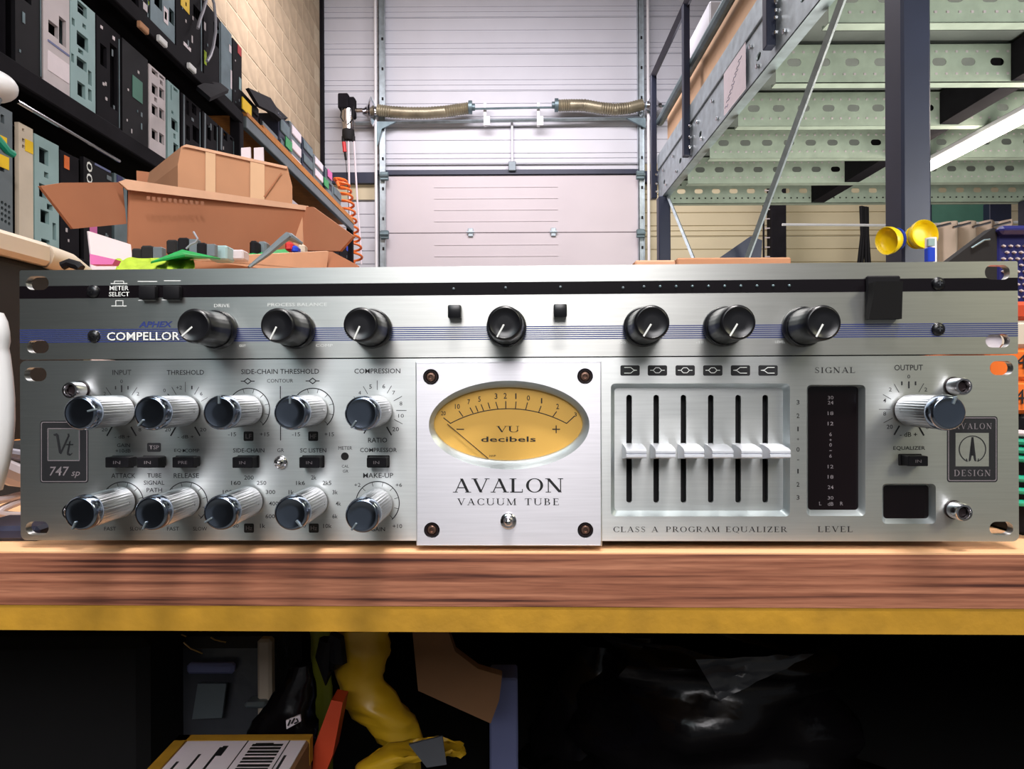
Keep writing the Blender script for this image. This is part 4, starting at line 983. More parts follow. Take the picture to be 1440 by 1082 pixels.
# ---- push switches
def switch(x0, x1, y0, y1, b0, b1, c0, c1, word):
    e = empty('push_switch', A.loc((x0+x1)/2, (y0+y1)/2)); e.parent = pre; L = e.location
    b = NB(); A.shape(b, rrect(x0, y0, x1, y1, 1.5), lift=.00008)
    for v in b.verts: v.co -= L
    obj('slot', b, M['matte_black'], e, 0)
    off = .0068 if b0 is not None else .001
    u0, v1 = A.at(b0, c0, off); u1, v0 = A.at(b1, c1, off)
    b = NB(); bx(b, u0, u1, -off, .0, v0, v1, .0003)
    for v in b.verts: v.co -= L
    o = obj('button', b, M['black_plastic'], e)
    if word:
        c = Vector(((u0+u1)/2-L.x, -off-.0001, (v0+v1)/2-L.z)); k = KS((b0+b1)/2, off)
        text(word, (u1-u0)*(.3 if len(word) < 3 else .42), 4.2*k, lambda x, y: Vector((c.x+x, c.y, c.z+y)), M['greyink'], e)
switch(157.5, 188.5, 641, 658, 147.5, 181, 643.5, 658, 'IN')
switch(201, 232.5, 641, 658, 192, 223, 643.5, 658, 'IN')
switch(247, 277.5, 641, 658, 242, 272, 643.5, 658, 'PRE')
switch(334, 365, 640.5, 658, 326.5, 355, 643.5, 658.5, 'IN')
switch(425, 456.5, 640.5, 658, 420.5, 449, 643.5, 658.5, 'IN')
switch(516.5, 548, 640.5, 658, 515.5, 543, 644, 657.5, 'IN')
switch(1263, 1296, 638.5, 655, 1277.5, 1305.5, 642, 656, 'IN')
# ---- printing
for s_, x, y, w_, h_ in (('INPUT', 171.3, 524, 27, 7), ('THRESHOLD', 260.7, 524, 53, 6.8), ('SIDE-CHAIN THRESHOLD', 393.8, 522.7, 110.5, 7), ('CONTOUR', 393.8, 535.8, 37, 5), ('COMPRESSION', 530.6, 522, 65, 7), ('RATIO', 531, 619.3, 27, 6.8),
    ('SIDE-CHAIN', 349.7, 633.7, 44.5, 6), ('GR', 394.6, 633.5, 9.5, 5.5), ('SC LISTEN', 440.4, 633.7, 37, 6), ('METER', 485.6, 630.4, 19.5, 4.8), ('CAL', 485.6, 656, 10, 4), ('GR', 486, 663, 8, 4), ('COMPRESSOR', 532.2, 633.2, 52, 6),
    ('GAIN', 173.6, 626.5, 18.5, 5), ('+10dB', 173, 634.3, 21.5, 5), ('EQ', 250, 634, 10, 5), ('COMP', 270, 634, 21, 5), ('ATTACK', 173.4, 669.3, 34.5, 6.8), ('TUBE', 217, 669, 20, 6), ('SIGNAL', 216.7, 679.2, 29.5, 6), ('PATH', 217, 689.5, 22, 6), ('RELEASE', 262, 669.2, 36, 6.8), ('MAKE-UP', 531.8, 669, 42.5, 7),
    ('160', 331.7, 679.5, 13.5, 5.8), ('200', 350, 672, 13.5, 5.8), ('250', 367.8, 679.5, 13.5, 5.8), ('100', 320, 692.3, 13.5, 5.8), ('300', 380.4, 692.3, 13.5, 5.8), ('400', 384.8, 708.5, 13.5, 5.8), ('600', 380, 726.5, 13.5, 5.8), ('1k', 369.3, 739.8, 7.5, 6),
    ('1k6', 422.6, 679.5, 12.5, 6), ('2k', 441.2, 671.8, 7.5, 6), ('2k5', 459.8, 679.5, 12.5, 6), ('1k', 409.5, 692.5, 7.5, 6), ('3k', 471.2, 692.5, 7.5, 6), ('4k', 475.8, 708.5, 7.5, 6), ('6k', 471, 726.5, 7.5, 6), ('10k', 460.5, 740, 12, 6), ('80', 331.5, 739.8, 8, 5.5), ('800', 424, 739.8, 12, 5.5), ('1k2', 404, 707, 12, 5.5),
    ('FAST', 154.8, 744, 17, 5.2), ('SLOW', 192.5, 744, 20, 5.2), ('FAST', 243.3, 744, 17, 5.2), ('SLOW', 281.3, 744, 20, 5.2), ('+2', 502.6, 682.3, 9, 5.5), ('+6', 560.8, 682.3, 9, 5.5), ('+10', 558.8, 740.3, 13.5, 5.8), ('GAIN', 531.5, 744.6, 20, 5.8),
    ('-15', 326.3, 611, 11.5, 5.5), ('+15', 372, 611, 13.5, 5.5), ('-15', 416.3, 611, 11.5, 5.5), ('+15', 463, 611, 13.5, 5.5),
    ('4', 505.8, 552.6, 3.8, 5.2), ('5', 521, 544, 3.6, 6), ('6', 539.7, 543.5, 4, 6), ('7', 553.6, 552.5, 4, 5.4), ('8', 563.8, 567.8, 3.8, 5.4), ('10', 564, 585, 7.8, 5.2), ('20', 556.3, 603.8, 9.3, 5.8),
    ('0', 170.9, 536.6, 3.8, 5), ('1', 162.5, 545.6, 1.6, 5), ('1', 180, 545.6, 1.6, 5), ('2', 147.3, 554, 3.6, 5), ('2', 194, 554, 3.6, 5), ('20', 147, 604.5, 8.5, 5), ('8', 196.7, 604.5, 4, 5), ('- dB +', 172, 614.5, 22, 4.6),
    ('0', 231.3, 549.3, 3.6, 5), ('+2', 251.8, 545.3, 8.5, 5), ('1', 269.8, 545.3, 1.8, 5), ('6', 283, 554, 3.6, 5), ('20', 236, 604.5, 8.5, 5), ('20', 285.6, 604.5, 9, 5), ('- dB +', 261, 614.5, 23, 4.6),
    ('OUTPUT', 1277.8, 517.2, 39.5, 8), ('0', 1278, 529.8, 3.8, 5.2), ('1', 1268.3, 539.3, 2, 5.4), ('1', 1287.6, 539.3, 2, 5.4), ('2', 1252, 548, 4, 5.4), ('2', 1302, 548, 4, 5.4), ('4', 1244, 563.5, 4.2, 5.6), ('8', 1244, 582, 4, 5.4), ('20', 1251.2, 600.5, 8.5, 6), ('6', 1304, 601, 4, 5.4), ('- dB +', 1277.6, 611.3, 24, 6.4),
    ('EQUALIZER', 1278.6, 630.8, 44, 6.2),
    ('3', 1122.2, 566, 4, 6.5), ('2', 1122.2, 585, 4, 6.5), ('1', 1122.2, 603.6, 1.8, 6.5), ('+', 1122.2, 618, 3.4, 3.4), ('0', 1122.2, 632.4, 4.4, 6.5), ('-', 1122.3, 647, 3, .9), ('1', 1122.2, 663, 1.8, 6.5), ('2', 1122.2, 681.6, 4, 6.5), ('3', 1122.2, 700, 4, 6.5)):
    A.text(s_, x, y, w_, h_, bold=.006 if h_ > 5.5 else .0)
A.serif('CLASS A', 894, 744.8, 63, 7.6, track=.14); A.serif('PROGRAM EQUALIZER', 1021.5, 744.8, 169.5, 7.6, track=.14)
A.serif('SIGNAL', 1174.3, 520.7, 56.5, 8, track=.16); A.serif('LEVEL', 1174.8, 744.5, 49, 8, track=.16)
b = NB(); A.poly(b, [(257, 631.5), (261.5, 634), (257, 636.5)]); obj('lettering', b, M['ink'], pre, 0)
def pol(cx, cy, r, a): return (cx+r*sin(R(a)), cy-r*cos(R(a)))
# ring scales
for px, py, r in ((349.5, 576, 29.7), (440, 576, 29.7), (172.5, 707.5, 29.5), (262.3, 707.5, 29.5), (531, 708, 30.5)):
    b = NB(); A.line(b, [pol(px, py, r, a) for a in range(-138, 139, 6)], 1.3)
    for a in range(-135, 136, 30): A.line(b, [pol(px, py, r, a), pol(px, py, r-6, a)], .7)
    obj('dial_scale', b, M['ink'], pre, 0)
def ticks(px, py, lst):
    b = NB()
    for a, r0, r1, w_ in lst: A.line(b, [pol(px, py, r0, a), pol(px, py, r1, a)], w_)
    obj('dial_scale', b, M['ink'], pre, 0)
ticks(530.5, 577.5, [(-60, 26, 38, .8), (-30, 27, 39, .8), (0, 29, 42, .8), (30, 28, 40, .8), (60, 27, 40, .8), (90, 27, 41, .8), (118, 27, 40, .8), (150, 27, 40, 1.8), (-150, 25, 37, 1.8)])
ticks(171, 577.5, [(-34, 26, 39, .8), (0, 26, 35, 2), (34, 26, 39, .8), (150, 27, 41, 2), (-150, 27, 41, 2)])
ticks(260.7, 577.5, [(-47, 26, 34, 1.4), (-30, 26, 38, .8), (0, 26, 40, .7), (30, 26, 38, .7), (150, 27, 41, 2), (-150, 27, 41, 2), (60, 26, 36, .6)])
ticks(1278, 576, [(-30, 28, 41, .8), (0, 30, 39, 2.2), (30, 28, 42, .8), (-60, 29, 42, .8), (-90, 26, 42, .8), (-118, 26, 40, .8), (150, 27, 42, 2.2), (-150, 27, 41, 2.2)])
b = NB(); A.line(b, [(394.3, 543.5), (394.3, 561)], 1.3); A.line(b, [(394.6, 598), (394.6, 619.5)], 1.3)
for x, y in ((348.4, 536.3), (439.7, 536)):
    A.line(b, [(x-9.5, y), (x-4, y)], 1.3); A.line(b, [(x+4, y), (x+9.5, y)], 1.3); A.line(b, [(x-5, y), (x, y-4), (x+5, y), (x, y+4), (x-5, y)], 1.3)
obj('symbol', b, M['ink'], pre, 0)
# black boxes with white words
for s_, x, y, w_, h_, tw, th in (('LF', 349.6, 613.8, 14, 13.5, 8.5, 6.5), ('HF', 440.5, 613.8, 14, 13.5, 9, 6.5), ('Hz', 350.2, 743, 14, 13, 9, 6), ('Hz', 441.3, 743, 14, 13, 9, 6), ('TSP', 216.7, 629.4, 19.5, 12.5, 14, 5.8)):
    b = NB(); A.shape(b, rrect(x-w_/2, y-h_/2, x+w_/2, y+h_/2, 2)); o = obj('black_tab', b, M['ink'], pre, 0)
    A.text(s_, x, y, tw, th, .00008, 'greyink', o)
for k, x in enumerate((886, 924.5, 963.5, 1002.3, 1041.2, 1080)):
    y = 521.3-.0*k
    b = NB(); A.shape(b, rrect(x-13.6, y-7.3, x+13.6, y+7.3, 2.2)); o = obj('symbol_tab', b, M['ink'], pre, 0)
    b = NB(); y = y-.3
    if k == 0:
        for s in (1, -1): A.line(b, [(x-8, y+4*s), (x+1, y+4*s), (x+5, y+.6*s), (x+9.5, y)], 1, .0001)
    elif k < 4:
        A.line(b, [(x-10, y), (x-5.5, y)], 1, .0001); A.line(b, [(x+5.5, y), (x+10, y)], 1, .0001)
        for s in (1, -1): A.line(b, [(x-6, y), (x-2.5, y+3.6*s), (x+2.5, y+3.6*s), (x+6, y)], 1, .0001)
    else:
        for s in (1, -1): A.line(b, [(x+9, y+4*s), (x-.5, y+4*s), (x-5, y+.6*s), (x-10, y)], 1, .0001)
    obj('symbol', b, M['whiteink'], o, 0)
# badge right
def badge(x0, y0, x1, y1, m='ink'):
    b = NB(); A.shape(b, rrect(x0, y0, x1, y1, 4), [rrect(x0+1.7, y0+1.7, x1-1.7, y1-1.7, 3)])
    return b
b = badge(1331.6, 585.7, 1402.8, 678.4)
A.shape(b, rrect(1333.8, 588, 1400.6, 676.2, 2.5), [rc(1343.7, 609, 1390.7, 656.2)])
bd = obj('badge', b, M['ink'], pre, 0)
b = NB(); A.shape(b, rrect(1333.2, 587.3, 1401.2, 676.8, 3), [rrect(1334.4, 588.5, 1400, 675.6, 2.5)], lift=.00012); obj('badge_line', b, M['greyink'], bd, 0)
A.serif('AVALON', 1368.5, 599.6, 52, 8.2, .00008, 'greyink', parent=bd, track=.2); A.serif('DESIGN', 1367.5, 665.5, 51, 8.8, .00008, 'greyink', parent=bd, track=.2)
b = NB(); A.line(b, [pol(1367.5, 632, 18.6, a) for a in range(-156, 157, 12)], 1.3)
A.line(b, [(1360.2, 649.3), (1359, 645.5)], 1.2); A.line(b, [(1374.8, 649.3), (1376, 645.5)], 1.2)
for s in (1, -1):
    A.poly(b, [(1367.5+s*.3, 615), (1367.5+s*1.3, 615), (1367.5+s*5.4, 649.5), (1367.5+s*2.6, 648), (1367.5+s*.9, 640), (1367.5+s*.3, 640)])
A.poly(b, [(1366.6, 615), (1368.4, 615), (1370.6, 641), (1364.4, 641)])
obj('tower_emblem', b, M['ink'], bd, 0)
# badge left
b = badge(56.4, 592, 124.4, 679.5); A.shape(b, rrect(58.6, 594.3, 122.2, 677.3, 2.5), [rc(67.6, 603, 111.8, 648)])
bl = obj('badge', b, M['ink'], pre, 0)
b = NB(); A.shape(b, rrect(57.9, 593.5, 122.9, 678, 3), [rrect(59, 594.6, 121.8, 676.9, 2.5)], lift=.00012); A.line(b, [(67.6, 603), (111.8, 603), (111.8, 648), (67.6, 648), (67.6, 603)], 1.2, 0, .00012); obj('badge_line', b, M['greyink'], bl, 0)
b = NB()  # slanted V and t
for pts in ([(75, 611), (80, 609.5), (82.5, 612), (86.5, 637), (85.5, 639), (83, 637), (79, 613.5), (76, 613)], [(84, 638), (86.3, 639), (98, 613.5), (97.5, 610), (95, 610.5), (95.5, 613)], [(97.5, 621), (99.6, 620), (96.8, 637.5), (99.5, 639), (101.5, 637), (102, 638), (98.5, 641.5), (94.5, 640), (94, 637)], [(93, 626.5), (94, 624.7), (103.5, 624.7), (103, 626.5)]):
    A.poly(b, pts)
obj('lettering', b, M['ink'], bl, 0)
A.text('747', 83.5, 663, 28, 13, .00008, 'greyink', bl, shear=.15); A.text('sp', 106.3, 668, 12.5, 9, .00008, 'greyink', bl, shear=.3)

# ================================================================== COMPRESSOR (upper, one rack unit)
zb0 = vt+.0006-cmpz; H1 = .0440
slB = [(36.5, 388.7, 68.5, 408), (37.5, 478.7, 68.7, 497), (1385, 373, 1420, 393.5), (1386, 470, 1420.5, 489)]
panel(B, rrect(-W2, zb0, W2, zb0+H1, .0008, 2), [quadl(B, *s, 9.3, n=6) for s in slB], .004, M['faceplate2'])
chassis(B, zb0+.0008, zb0+H1-.001, .22)
def stripe(f0, f1, m, name, u0=-W2, u1=W2, lift=.00006, parent=None, holes=()):
    """flat band across the faceplate between two height fractions from the top"""
    b = NB(); zt_, zl = zb0+H1*(1-f0), zb0+H1*(1-f1)
    plate(b, rc(u0, zl, u1, zt_), list(holes), 0, 0, lambda u, v, d: Vector((u, -lift, v)), back=False)
    return obj(name, b, M[m], parent or com, 0)
h1 = [[(u, v) for u, v in quadl(B, *slB[k], 9.3, n=6)] for k in (0, 2)]
def zfr(px, py): return 1-(B.at(px, py)[1]-zb0)/H1
# bands are cut around the slots by stopping them at the ear holes
def band(f0, f1, m, name, slots, lift=.00006):
    zt_, zl = zb0+H1*(1-f0), zb0+H1*(1-f1)
    b = NB()
    segs = [(-W2, None)]
    n = 180
    xs = sorted(set([-W2+2*W2*i/n for i in range(n+1)]+[B.at(x, y)[0] for s in slots for x in [s[0]+(s[2]-s[0])*j/16 for j in range(17)] for y in [(s[1]+s[3])/2]]))
    loops = [quadl(B, *s, 9.3, n=6) for s in slots]
    def cut(x):
        for lp in loops:
            ys = []
            for i in range(len(lp)):
                (xa, ya), (xb, yb_) = lp[i], lp[(i+1) % len(lp)]
                if (xa-x)*(xb-x) <= 0 and abs(xa-xb) > 1e-9: ys.append(ya+(yb_-ya)*(x-xa)/(xb-xa))
            if len(ys) > 1: return min(ys), max(ys)
        return None
    for x0, x1 in zip(xs[:-1], xs[1:]):
        c0, c1 = cut(x0+1e-7), cut(x1-1e-7)
        def q(za, zb, zc, zd):
            if za-zb < 1e-6 and zd-zc < 1e-6: return
            b.faces.new([b.verts.new((x0, -lift, zb)), b.verts.new((x1, -lift, zc)), b.verts.new((x1, -lift, zd)), b.verts.new((x0, -lift, za))])
        if c0 and c1:
            a0, a1 = min(zt_, max(zl, c0[1])), min(zt_, max(zl, c1[1])); q(zt_, a0, a1, zt_)
            e0, e1 = max(zl, min(zt_, c0[0])), max(zl, min(zt_, c1[0])); q(e0, zl, zl, e1)
        else: q(zt_, zl, zl, zt_)
    bmesh.ops.remove_doubles(b, verts=b.verts, dist=1e-6)
    return obj(name, b, M[m], com, 0)
band(.178, .318, 'stripe', 'black_stripe', [slB[0], slB[2]])
for k in range(7):
    f = .665+.0225*k; band(f, f+.0105, 'blueink', 'blue_line', [slB[1], slB[3]])
b = NB(); x0, _ = B.at(29, 470); x1, _ = B.at(128, 470); 
# compressor knobs
def bknob(px, py, ang):
    e = empty('knob', B.loc(px, py)); e.parent = com
    b = NB(); lathe(b, [(.0092, .0006), (.0096, .0010), (.0096, .0036), (.0090, .0046)], 40); obj('skirt', b, M['blackknob'], e, 40)
    b = NB(); lathe(b, [(.0086, .0044), (.0081, .0150), (.0079, .0238), (.0074, .0249), (.0068, .0251), (.0066, .0249), (.003, .0249)], 96, None, (0, 1, 24, .00012)); obj('barrel', b, M['blackknob'], e, 50)
    Mx = Matrix.Rotation(R(ang), 3, 'Y'); b = NB(); box(b, Mx @ Vector((0, -.0250, .0040)), (.0008, .0003, .0064), .0001, Mx); obj('pointer_line', b, M['whiteink'], e)
for px, py, a in ((307.5, 464.5, 229), (416.5, 463.8, 207), (524.7, 463, 204), (712.5, 461, 209), (904, 460.5, 212), (1016, 460, 211), (1127, 460.5, 208)): bknob(px, py, a)
for px, py in ((639, 438.3), (788, 437)):
    b = NB(); k = KS(px); c = B.loc(px, py, .0045); box(b, (c.x, -.0026, c.z), (.0063, .0052, .0064), .0007, seg=2); obj('push_button', b, M['blackknob'], com)
for px in (207, 241):
    b = NB(); c = B.loc(px, 411.5, .003); box(b, (c.x, -.0018, c.z), (.0082, .0036, .0066), .0006, seg=2); obj('push_button', b, M['black_plastic'], com)
# rocker switch
pw = empty('power_switch', B.loc(1245, 420)); pw.parent = com; L = pw.location
def lc(px, py, off): return B.loc(px, py, off)-L
b = NB(); a = lc(1219, 388, .002); c = lc(1267, 448, .002); bx(b, a.x, c.x, -.0020, 0, c.z, a.z, .0006); obj('frame', b, M['black_plastic'], pw)
b = NB(); p0 = lc(1232, 396, .009); p1 = lc(1269, 396, .009); q0 = lc(1221, 449, .004); q1 = lc(1267.5, 449, .004)
vs = [(p0.x, -.0095, p0.z), (p1.x, -.0095, p0.z), (q1.x, -.0045, q0.z), (q0.x, -.0045, q0.z)]
vf = [b.verts.new(v) for v in vs]; vk = [b.verts.new((v[0], -.001, v[2])) for v in vs]
b.faces.new(vf); b.faces.new(vk[::-1])
for i in range(4): b.faces.new((vf[i], vk[i], vk[(i+1) % 4], vf[(i+1) % 4]))
obj('rocker', b, M['matte_black'], pw)
# cross-head screws
def pscrew(px, py):
    e = empty('screw', B.loc(px, py)); e.parent = com; r = .0031
    b = NB(); lathe(b, [(r, 0), (r, .0006), (r*.8, .0013), (r*.4, .0016)], 24); obj('head', b, M['blackknob'], e, 60)
    b = NB(); box(b, (0, -.0016, 0), (.0024, .0004, .0005), 0); box(b, (0, -.0016, 0), (.0005, .0004, .0024), 0); obj('cross_slot', b, M['chrome'], e)
for p in ((131.5, 410), (132.5, 473), (1319, 399), (1319, 463)): pscrew(*p)
# leds
for k, (px, py) in enumerate([(638, 406.5), (711, 405), (788, 404), (876, 405), (905.5, 403.5)]+[(928+22.7*i, 403.2-.15*i) for i in range(9)]):
    b = NB(); lathe(b, [(.0007, .0), (.0007, .0005), (.0004, .0008)], 10, Matrix.Translation(B.loc(px, py))); obj('indicator', b, M['greysteel' if k < 5 else 'galvdark'], com, 50)
for s_, x, y, w_, h_, m in (('METER', 167.5, 405.3, 27, 6.2, 'whiteink'), ('SELECT', 167.5, 413.8, 29, 6.2, 'whiteink'), ('DRIVE', 312, 430, 22, 4.6, 'whiteink'), ('PROCESS BALANCE', 418, 428.5, 84, 4.6, 'whiteink'), ('OUT', 341, 486.5, 9, 3.6, 'whiteink'), ('COMP', 456, 486, 24, 3.8, 'whiteink'), ('-20', 875, 482, 10, 3.6, 'whiteink'), ('-10', 984, 481.5, 10, 3.6, 'whiteink'), ('LEVEL', 1097, 481, 14, 3.6, 'whiteink')):
    B.text(s_, x, y, w_, h_, 0.00005, m, bold=.01 if h_ > 5 else 0)
B.text('APHEX', 219, 456.3, 49, 8.3, m='blueink', bold=.03, shear=.25)
B.text('COMPELLOR', 201.5, 473, 105, 12.5, .0001, m='ink', bold=.05); B.text('COMPELLOR', 201.5, 473, 104, 11.8, .00022, m='whiteink', bold=.015)
b = NB(); B.line(b, [(156, 399), (179, 399)], 1.2); B.line(b, [(161, 398), (161, 395.5), (174, 395.5), (174, 398)], 1); B.line(b, [(157, 430.5), (178, 430.5)], 1.2); B.line(b, [(163, 430), (163, 423), (173, 423), (173, 430)], 1)
for x0, x1, y in ((194, 221, 396), (231, 254, 395), (195, 219, 422.5), (228, 253, 422)): B.line(b, [(x0, y), (x1, y)], 1.2)
obj('symbol', b, M['whiteink'], com, 0)

# ================================================================== CARTON, PARTS AND CLUTTER BEHIND THE RACK
ct = empty('open_carton', P(330, 541, 1.05).xyz*Vector((1, 1, 0))+Vector((0, 0, ZT)), 0, 'large open cardboard carton with raised flaps behind the rack', 'carton')
def cs(name, pts, m, t=.004, par=None, ang=0):
    b = NB(); sheet(b, [Vector(p)-ct.location for p in pts], t, ct.location); return obj(name, b, M[m], par or ct, ang)
RZ = ZC+.168
rl, rr_ = Vector((-.5625, 1.0, RZ)), Vector((-.365, 1.24, RZ))
dv = Vector((.135, -.105, 0)); fl, fr_ = rl+dv, rr_+dv
fl.x += .0
low = lambda p: Vector((p.x, p.y, ZT+.001))
for a, c in ((rl, rr_), (rr_, fr_), (fr_, fl), (fl, rl)): cs('side_wall', [low(a), low(c), c, a], 'card')
cs('bottom', [low(rl), low(rr_), low(fr_), low(fl)], 'card')
cs('rear_flap', [rl+Vector((0, 0, 0)), P(182, 268, .98), P(430, 291, 1.22), rr_], 'card_in')
cs('rear_flap_edge', [P(167, 256, .965), P(177, 252, .97), P(434, 290, 1.22), P(432, 296, 1.215), P(180, 267, .975)], 'card_pale')
cs('left_flap', [P(57, 262, .84), P(90, 257, .88), P(172, 256.5, .99), P(178, 315, .99), P(103, 322, .90)], 'card_in')
cs('right_flap', [P(424, 291, 1.215), P(440, 291, 1.20), P(497, 332, 1.08), P(478, 353, 1.09), P(428, 352, 1.20)], 'card_in')
cs('right_gusset', [P(398, 345, 1.205), P(424, 292, 1.215), P(429, 352, 1.2)], 'card')
cs('front_flap', [fl, P(265, 366, .88), P(300, 361, .90), P(462, 353.5, 1.09), P(459, 380, 1.06), fr_], 'card_pale')
cs('front_corner_flap', [P(459, 353.5, 1.09), P(467, 354, 1.085), P(503, 373, 1.03), P(500, 385, 1.03), P(459, 380, 1.07)], 'card_in')
b = NB(); pa_, pb_, pc_ = P(182, 268, .98), P(430, 291, 1.22), rr_; nn_ = (pb_-pa_).cross(pc_-pa_).normalized()
def onflap(px, py):
    d = P(px, py, 1)-Vector((0, 0, ZC)); return Vector((0, 0, ZC))+d*((pa_-Vector((0, 0, ZC))).dot(nn_)/d.dot(nn_)-.012)-ct.location
for k in range(11):  # smudged stamp on the flap
    x = 206+7.6*k; y = 276+k*.72
    b.faces.new([b.verts.new(onflap(*q)) for q in ((x, y), (x+5, y+.5), (x+4.5, y+5+(k % 3)), (x+.5, y+5))])
obj('faded_print', b, M['smudge'], ct, 0)
# smaller closed carton
bc = empty('small_carton', Vector((-.56, 1.44, ZT)), 0, 'tall closed cardboard carton standing behind the open one', 'carton')

def pq(px, py, k=0):
    # point on the carton's front, whose right end stands farther away
    a, c = P(255, 400, 1.22), P(410, 400, 1.36); dx, dy = c.x-a.x, c.y-a.y
    rx = ray(px, py)[0]; t = (a.x*dy-a.y*dx)/(rx*dy-dx)
    return P(px, py, t-k)
def sb(name, pts, m, t, k=0):
    b = NB(); sheet(b, [pq(x, y, k)-bc.location for x, y in pts], t, bc.location); return obj(name, b, M[m], bc, 0)
b = NB(); e0, e1 = pq(250, 300), pq(411, 300)
sheet(b, [p-bc.location for p in (Vector((e0.x, e0.y, ZT+.001)), pq(250, 232), pq(255, 206), pq(262, 203), pq(404, 234), pq(411, 262), Vector((e1.x, e1.y, ZT+.001)))], .2, bc.location)
obj('casing', b, M['card'], bc, 0)
sb('tape', [(289, 209.5), (303, 212.5), (303, 300), (289, 300)], 'mdf', .001, .003)
sb('tape', [(352, 224), (372, 228), (372, 300), (352, 300)], 'mdf', .001, .003)
sb('top_edge', [(256, 206), (262, 203), (404, 234), (403, 237.5), (263, 207)], 'card_pale', .001, .004)
sb('crease', [(371, 276), (395, 243), (396.5, 243.5), (373, 277)], 'card_in', .001, .004)
b = NB(); sheet(b, [P(192, 240, 1.40), P(250, 247, 1.42), P(250, 262, 1.42), Vector((P(250, 262, 1.42).x, 1.42, ZT)), Vector((P(192, 262, 1.40).x, 1.40, ZT))], .10)
thing('back_carton', b, M['card_in'], 'brown carton top peeking left of the small carton', 'carton')
for px, lab in ((339, 'white paper sheet behind the small carton, left one'), (357, 'white paper sheet behind the small carton, right one')):
    b = NB(); sheet(b, [P(px, 208, 1.58), P(px+13, 207, 1.58), P(px+14, 240, 1.58), Vector((P(px+14, 240, 1.58).x, 1.58, ZT)), Vector((P(px, 240, 1.58).x, 1.58, ZT))], .004)
    thing('paper_sheet', b, M['paper'], lab, 'paper')
# circuit board with black relays, on a lime cloth
zr = P(200, 366, .80).z
b = NB(); sheet(b, [P(212, 368, .74), P(256, 351, .80), P(310, 363, .80), P(260, 358, .73)], .0022)
pc = finish(empty('circuit_board', P(258, 362, .79)), 'green circuit board with black blocks lying on the carton', 'circuit board')
for v in b.verts: v.co -= pc.location
obj('board', b, M['green'], pc)
for x0, y0, x1, y1, Y, m, nm in ((184, 349, 197, 364, .80, 'matte_black', 'relay'), (197, 345, 213, 364, .80, 'matte_black', 'relay'), (233, 337, 248, 353, .86, 'matte_black', 'relay'), (249, 334, 264, 352, .86, 'black_plastic', 'relay'), (276, 341, 289, 356, .86, 'black_plastic', 'relay'), (293, 345, 319, 361, .88, 'teal', 'foam_block'), (321, 351, 342, 361, .90, 'whitesteel', 'foam_block'), (263, 348, 288, 358, .865, 'white', 'white_socket'), (214, 351, 226, 360, .83, 'whitesteel', 'white_socket')):
    a = P(x0, y0, Y); c = P(x1, y1, Y); b = NB(); bx(b, a.x, c.x, Y, Y+(c.x-a.x)*1.1, c.z-.004, a.z, .002)
    for v in b.verts: v.co -= pc.location
    obj(nm, b, M[m], pc)
    if nm == 'relay':
        b = NB(); bx(b, c.x, c.x+.011, Y+.002, Y+(c.x-a.x), c.z-.004, a.z-.0015, .001)
        for v in b.verts: v.co -= pc.location
        obj('coil_end', b, M['greysteel'], pc)
b = NB(); tube(b, [P(262, 350, .80), P(268, 344, .80), P(275, 341, .80), P(278, 336, .80), P(272, 326, .80)], .0012, 8)
for v in b.verts: v.co -= pc.location
obj('wire', b, M['greycable'], pc)
b = NB(); rows = []
for j in range(9):
    row = []
    for i in range(41):
        t = i/40; s = j/8; px = 160+112*t; py = 361+5*abs(t-.55)*1.6+s*26
        n_ = noise.noise(Vector((t*9, s*1.5, 3)))*.012
        row.append(b.verts.new(P(px, py, .72+(1-s)*.06)+Vector((0, n_, n_*.2+.0015*sin(t*23+3*sin(t*7))))))
    rows.append(row)
for j in range(8):
    for i in range(40): b.faces.new((rows[j][i], rows[j][i+1], rows[j+1][i+1], rows[j+1][i]))
thing('lime_cloth', b, M['lime'], 'crumpled lime green cloth under the green circuit board', 'cloth', None, 60)
b = NB(); sheet(b, [P(340, 358, .98), P(402, 350, 1.08), P(432, 353, 1.14), P(350, 362, .96)], .003)
p2 = finish(empty('circuit_board', P(380, 357, 1.05)), 'second green circuit board with red and blue caps in the carton right half', 'circuit board')
for v in b.verts: v.co -= p2.location
obj('board', b, M['green'], p2)
for x0, y0, x1, y1, Y, m, nm in ((350, 338, 361, 353, 1.0, 'black_plastic', 'relay'), (361, 339, 374, 352, 1.02, 'greysteel', 'relay'), (400, 340, 411, 347, 1.04, 'red', 'red_cap'), (409, 345, 418, 350, 1.04, 'blue', 'blue_cap'), (418, 343, 428, 351, 1.08, 'cream', 'socket')):
    a = P(x0, y0, Y); c = P(x1, y1, Y); b = NB(); bx(b, a.x, c.x, Y, Y+.02, c.z-.006, a.z, .003)
    for v in b.verts: v.co -= p2.location
    obj(nm, b, M[m], p2)
b = NB(); tube(b, [P(350, 376, .84), P(375, 357, .86), P(396, 339, .88), P(405, 332, .89), P(408, 333, .89), P(425, 343, .90)], [.002, .004, .005, .0055, .005, .002], 8)
thing('bent_tool', b, M['greysteel'], 'bent grey handled tool resting across the carton front flap', 'tool')
b = NB(); sheet(b, [P(124, 325, .80), P(184, 344, .84), P(186, 364, .84), Vector((P(186, 364, .84).x, .84, ZT)), Vector((P(128, 360, .80).x, .80, ZT)), P(128, 360, .80)], .003); thing('white_sheet', b, M['paper'], 'white paper sheet leaning at the carton left side', 'paper')
b = NB(); sheet(b, [P(126, 357, .66), P(162, 365, .66), P(158, 372, .66), P(127, 372, .66)], .01); thing('pink_sheet', b, M['pink'], 'pink wrapped packet below the white sheet', 'packet')
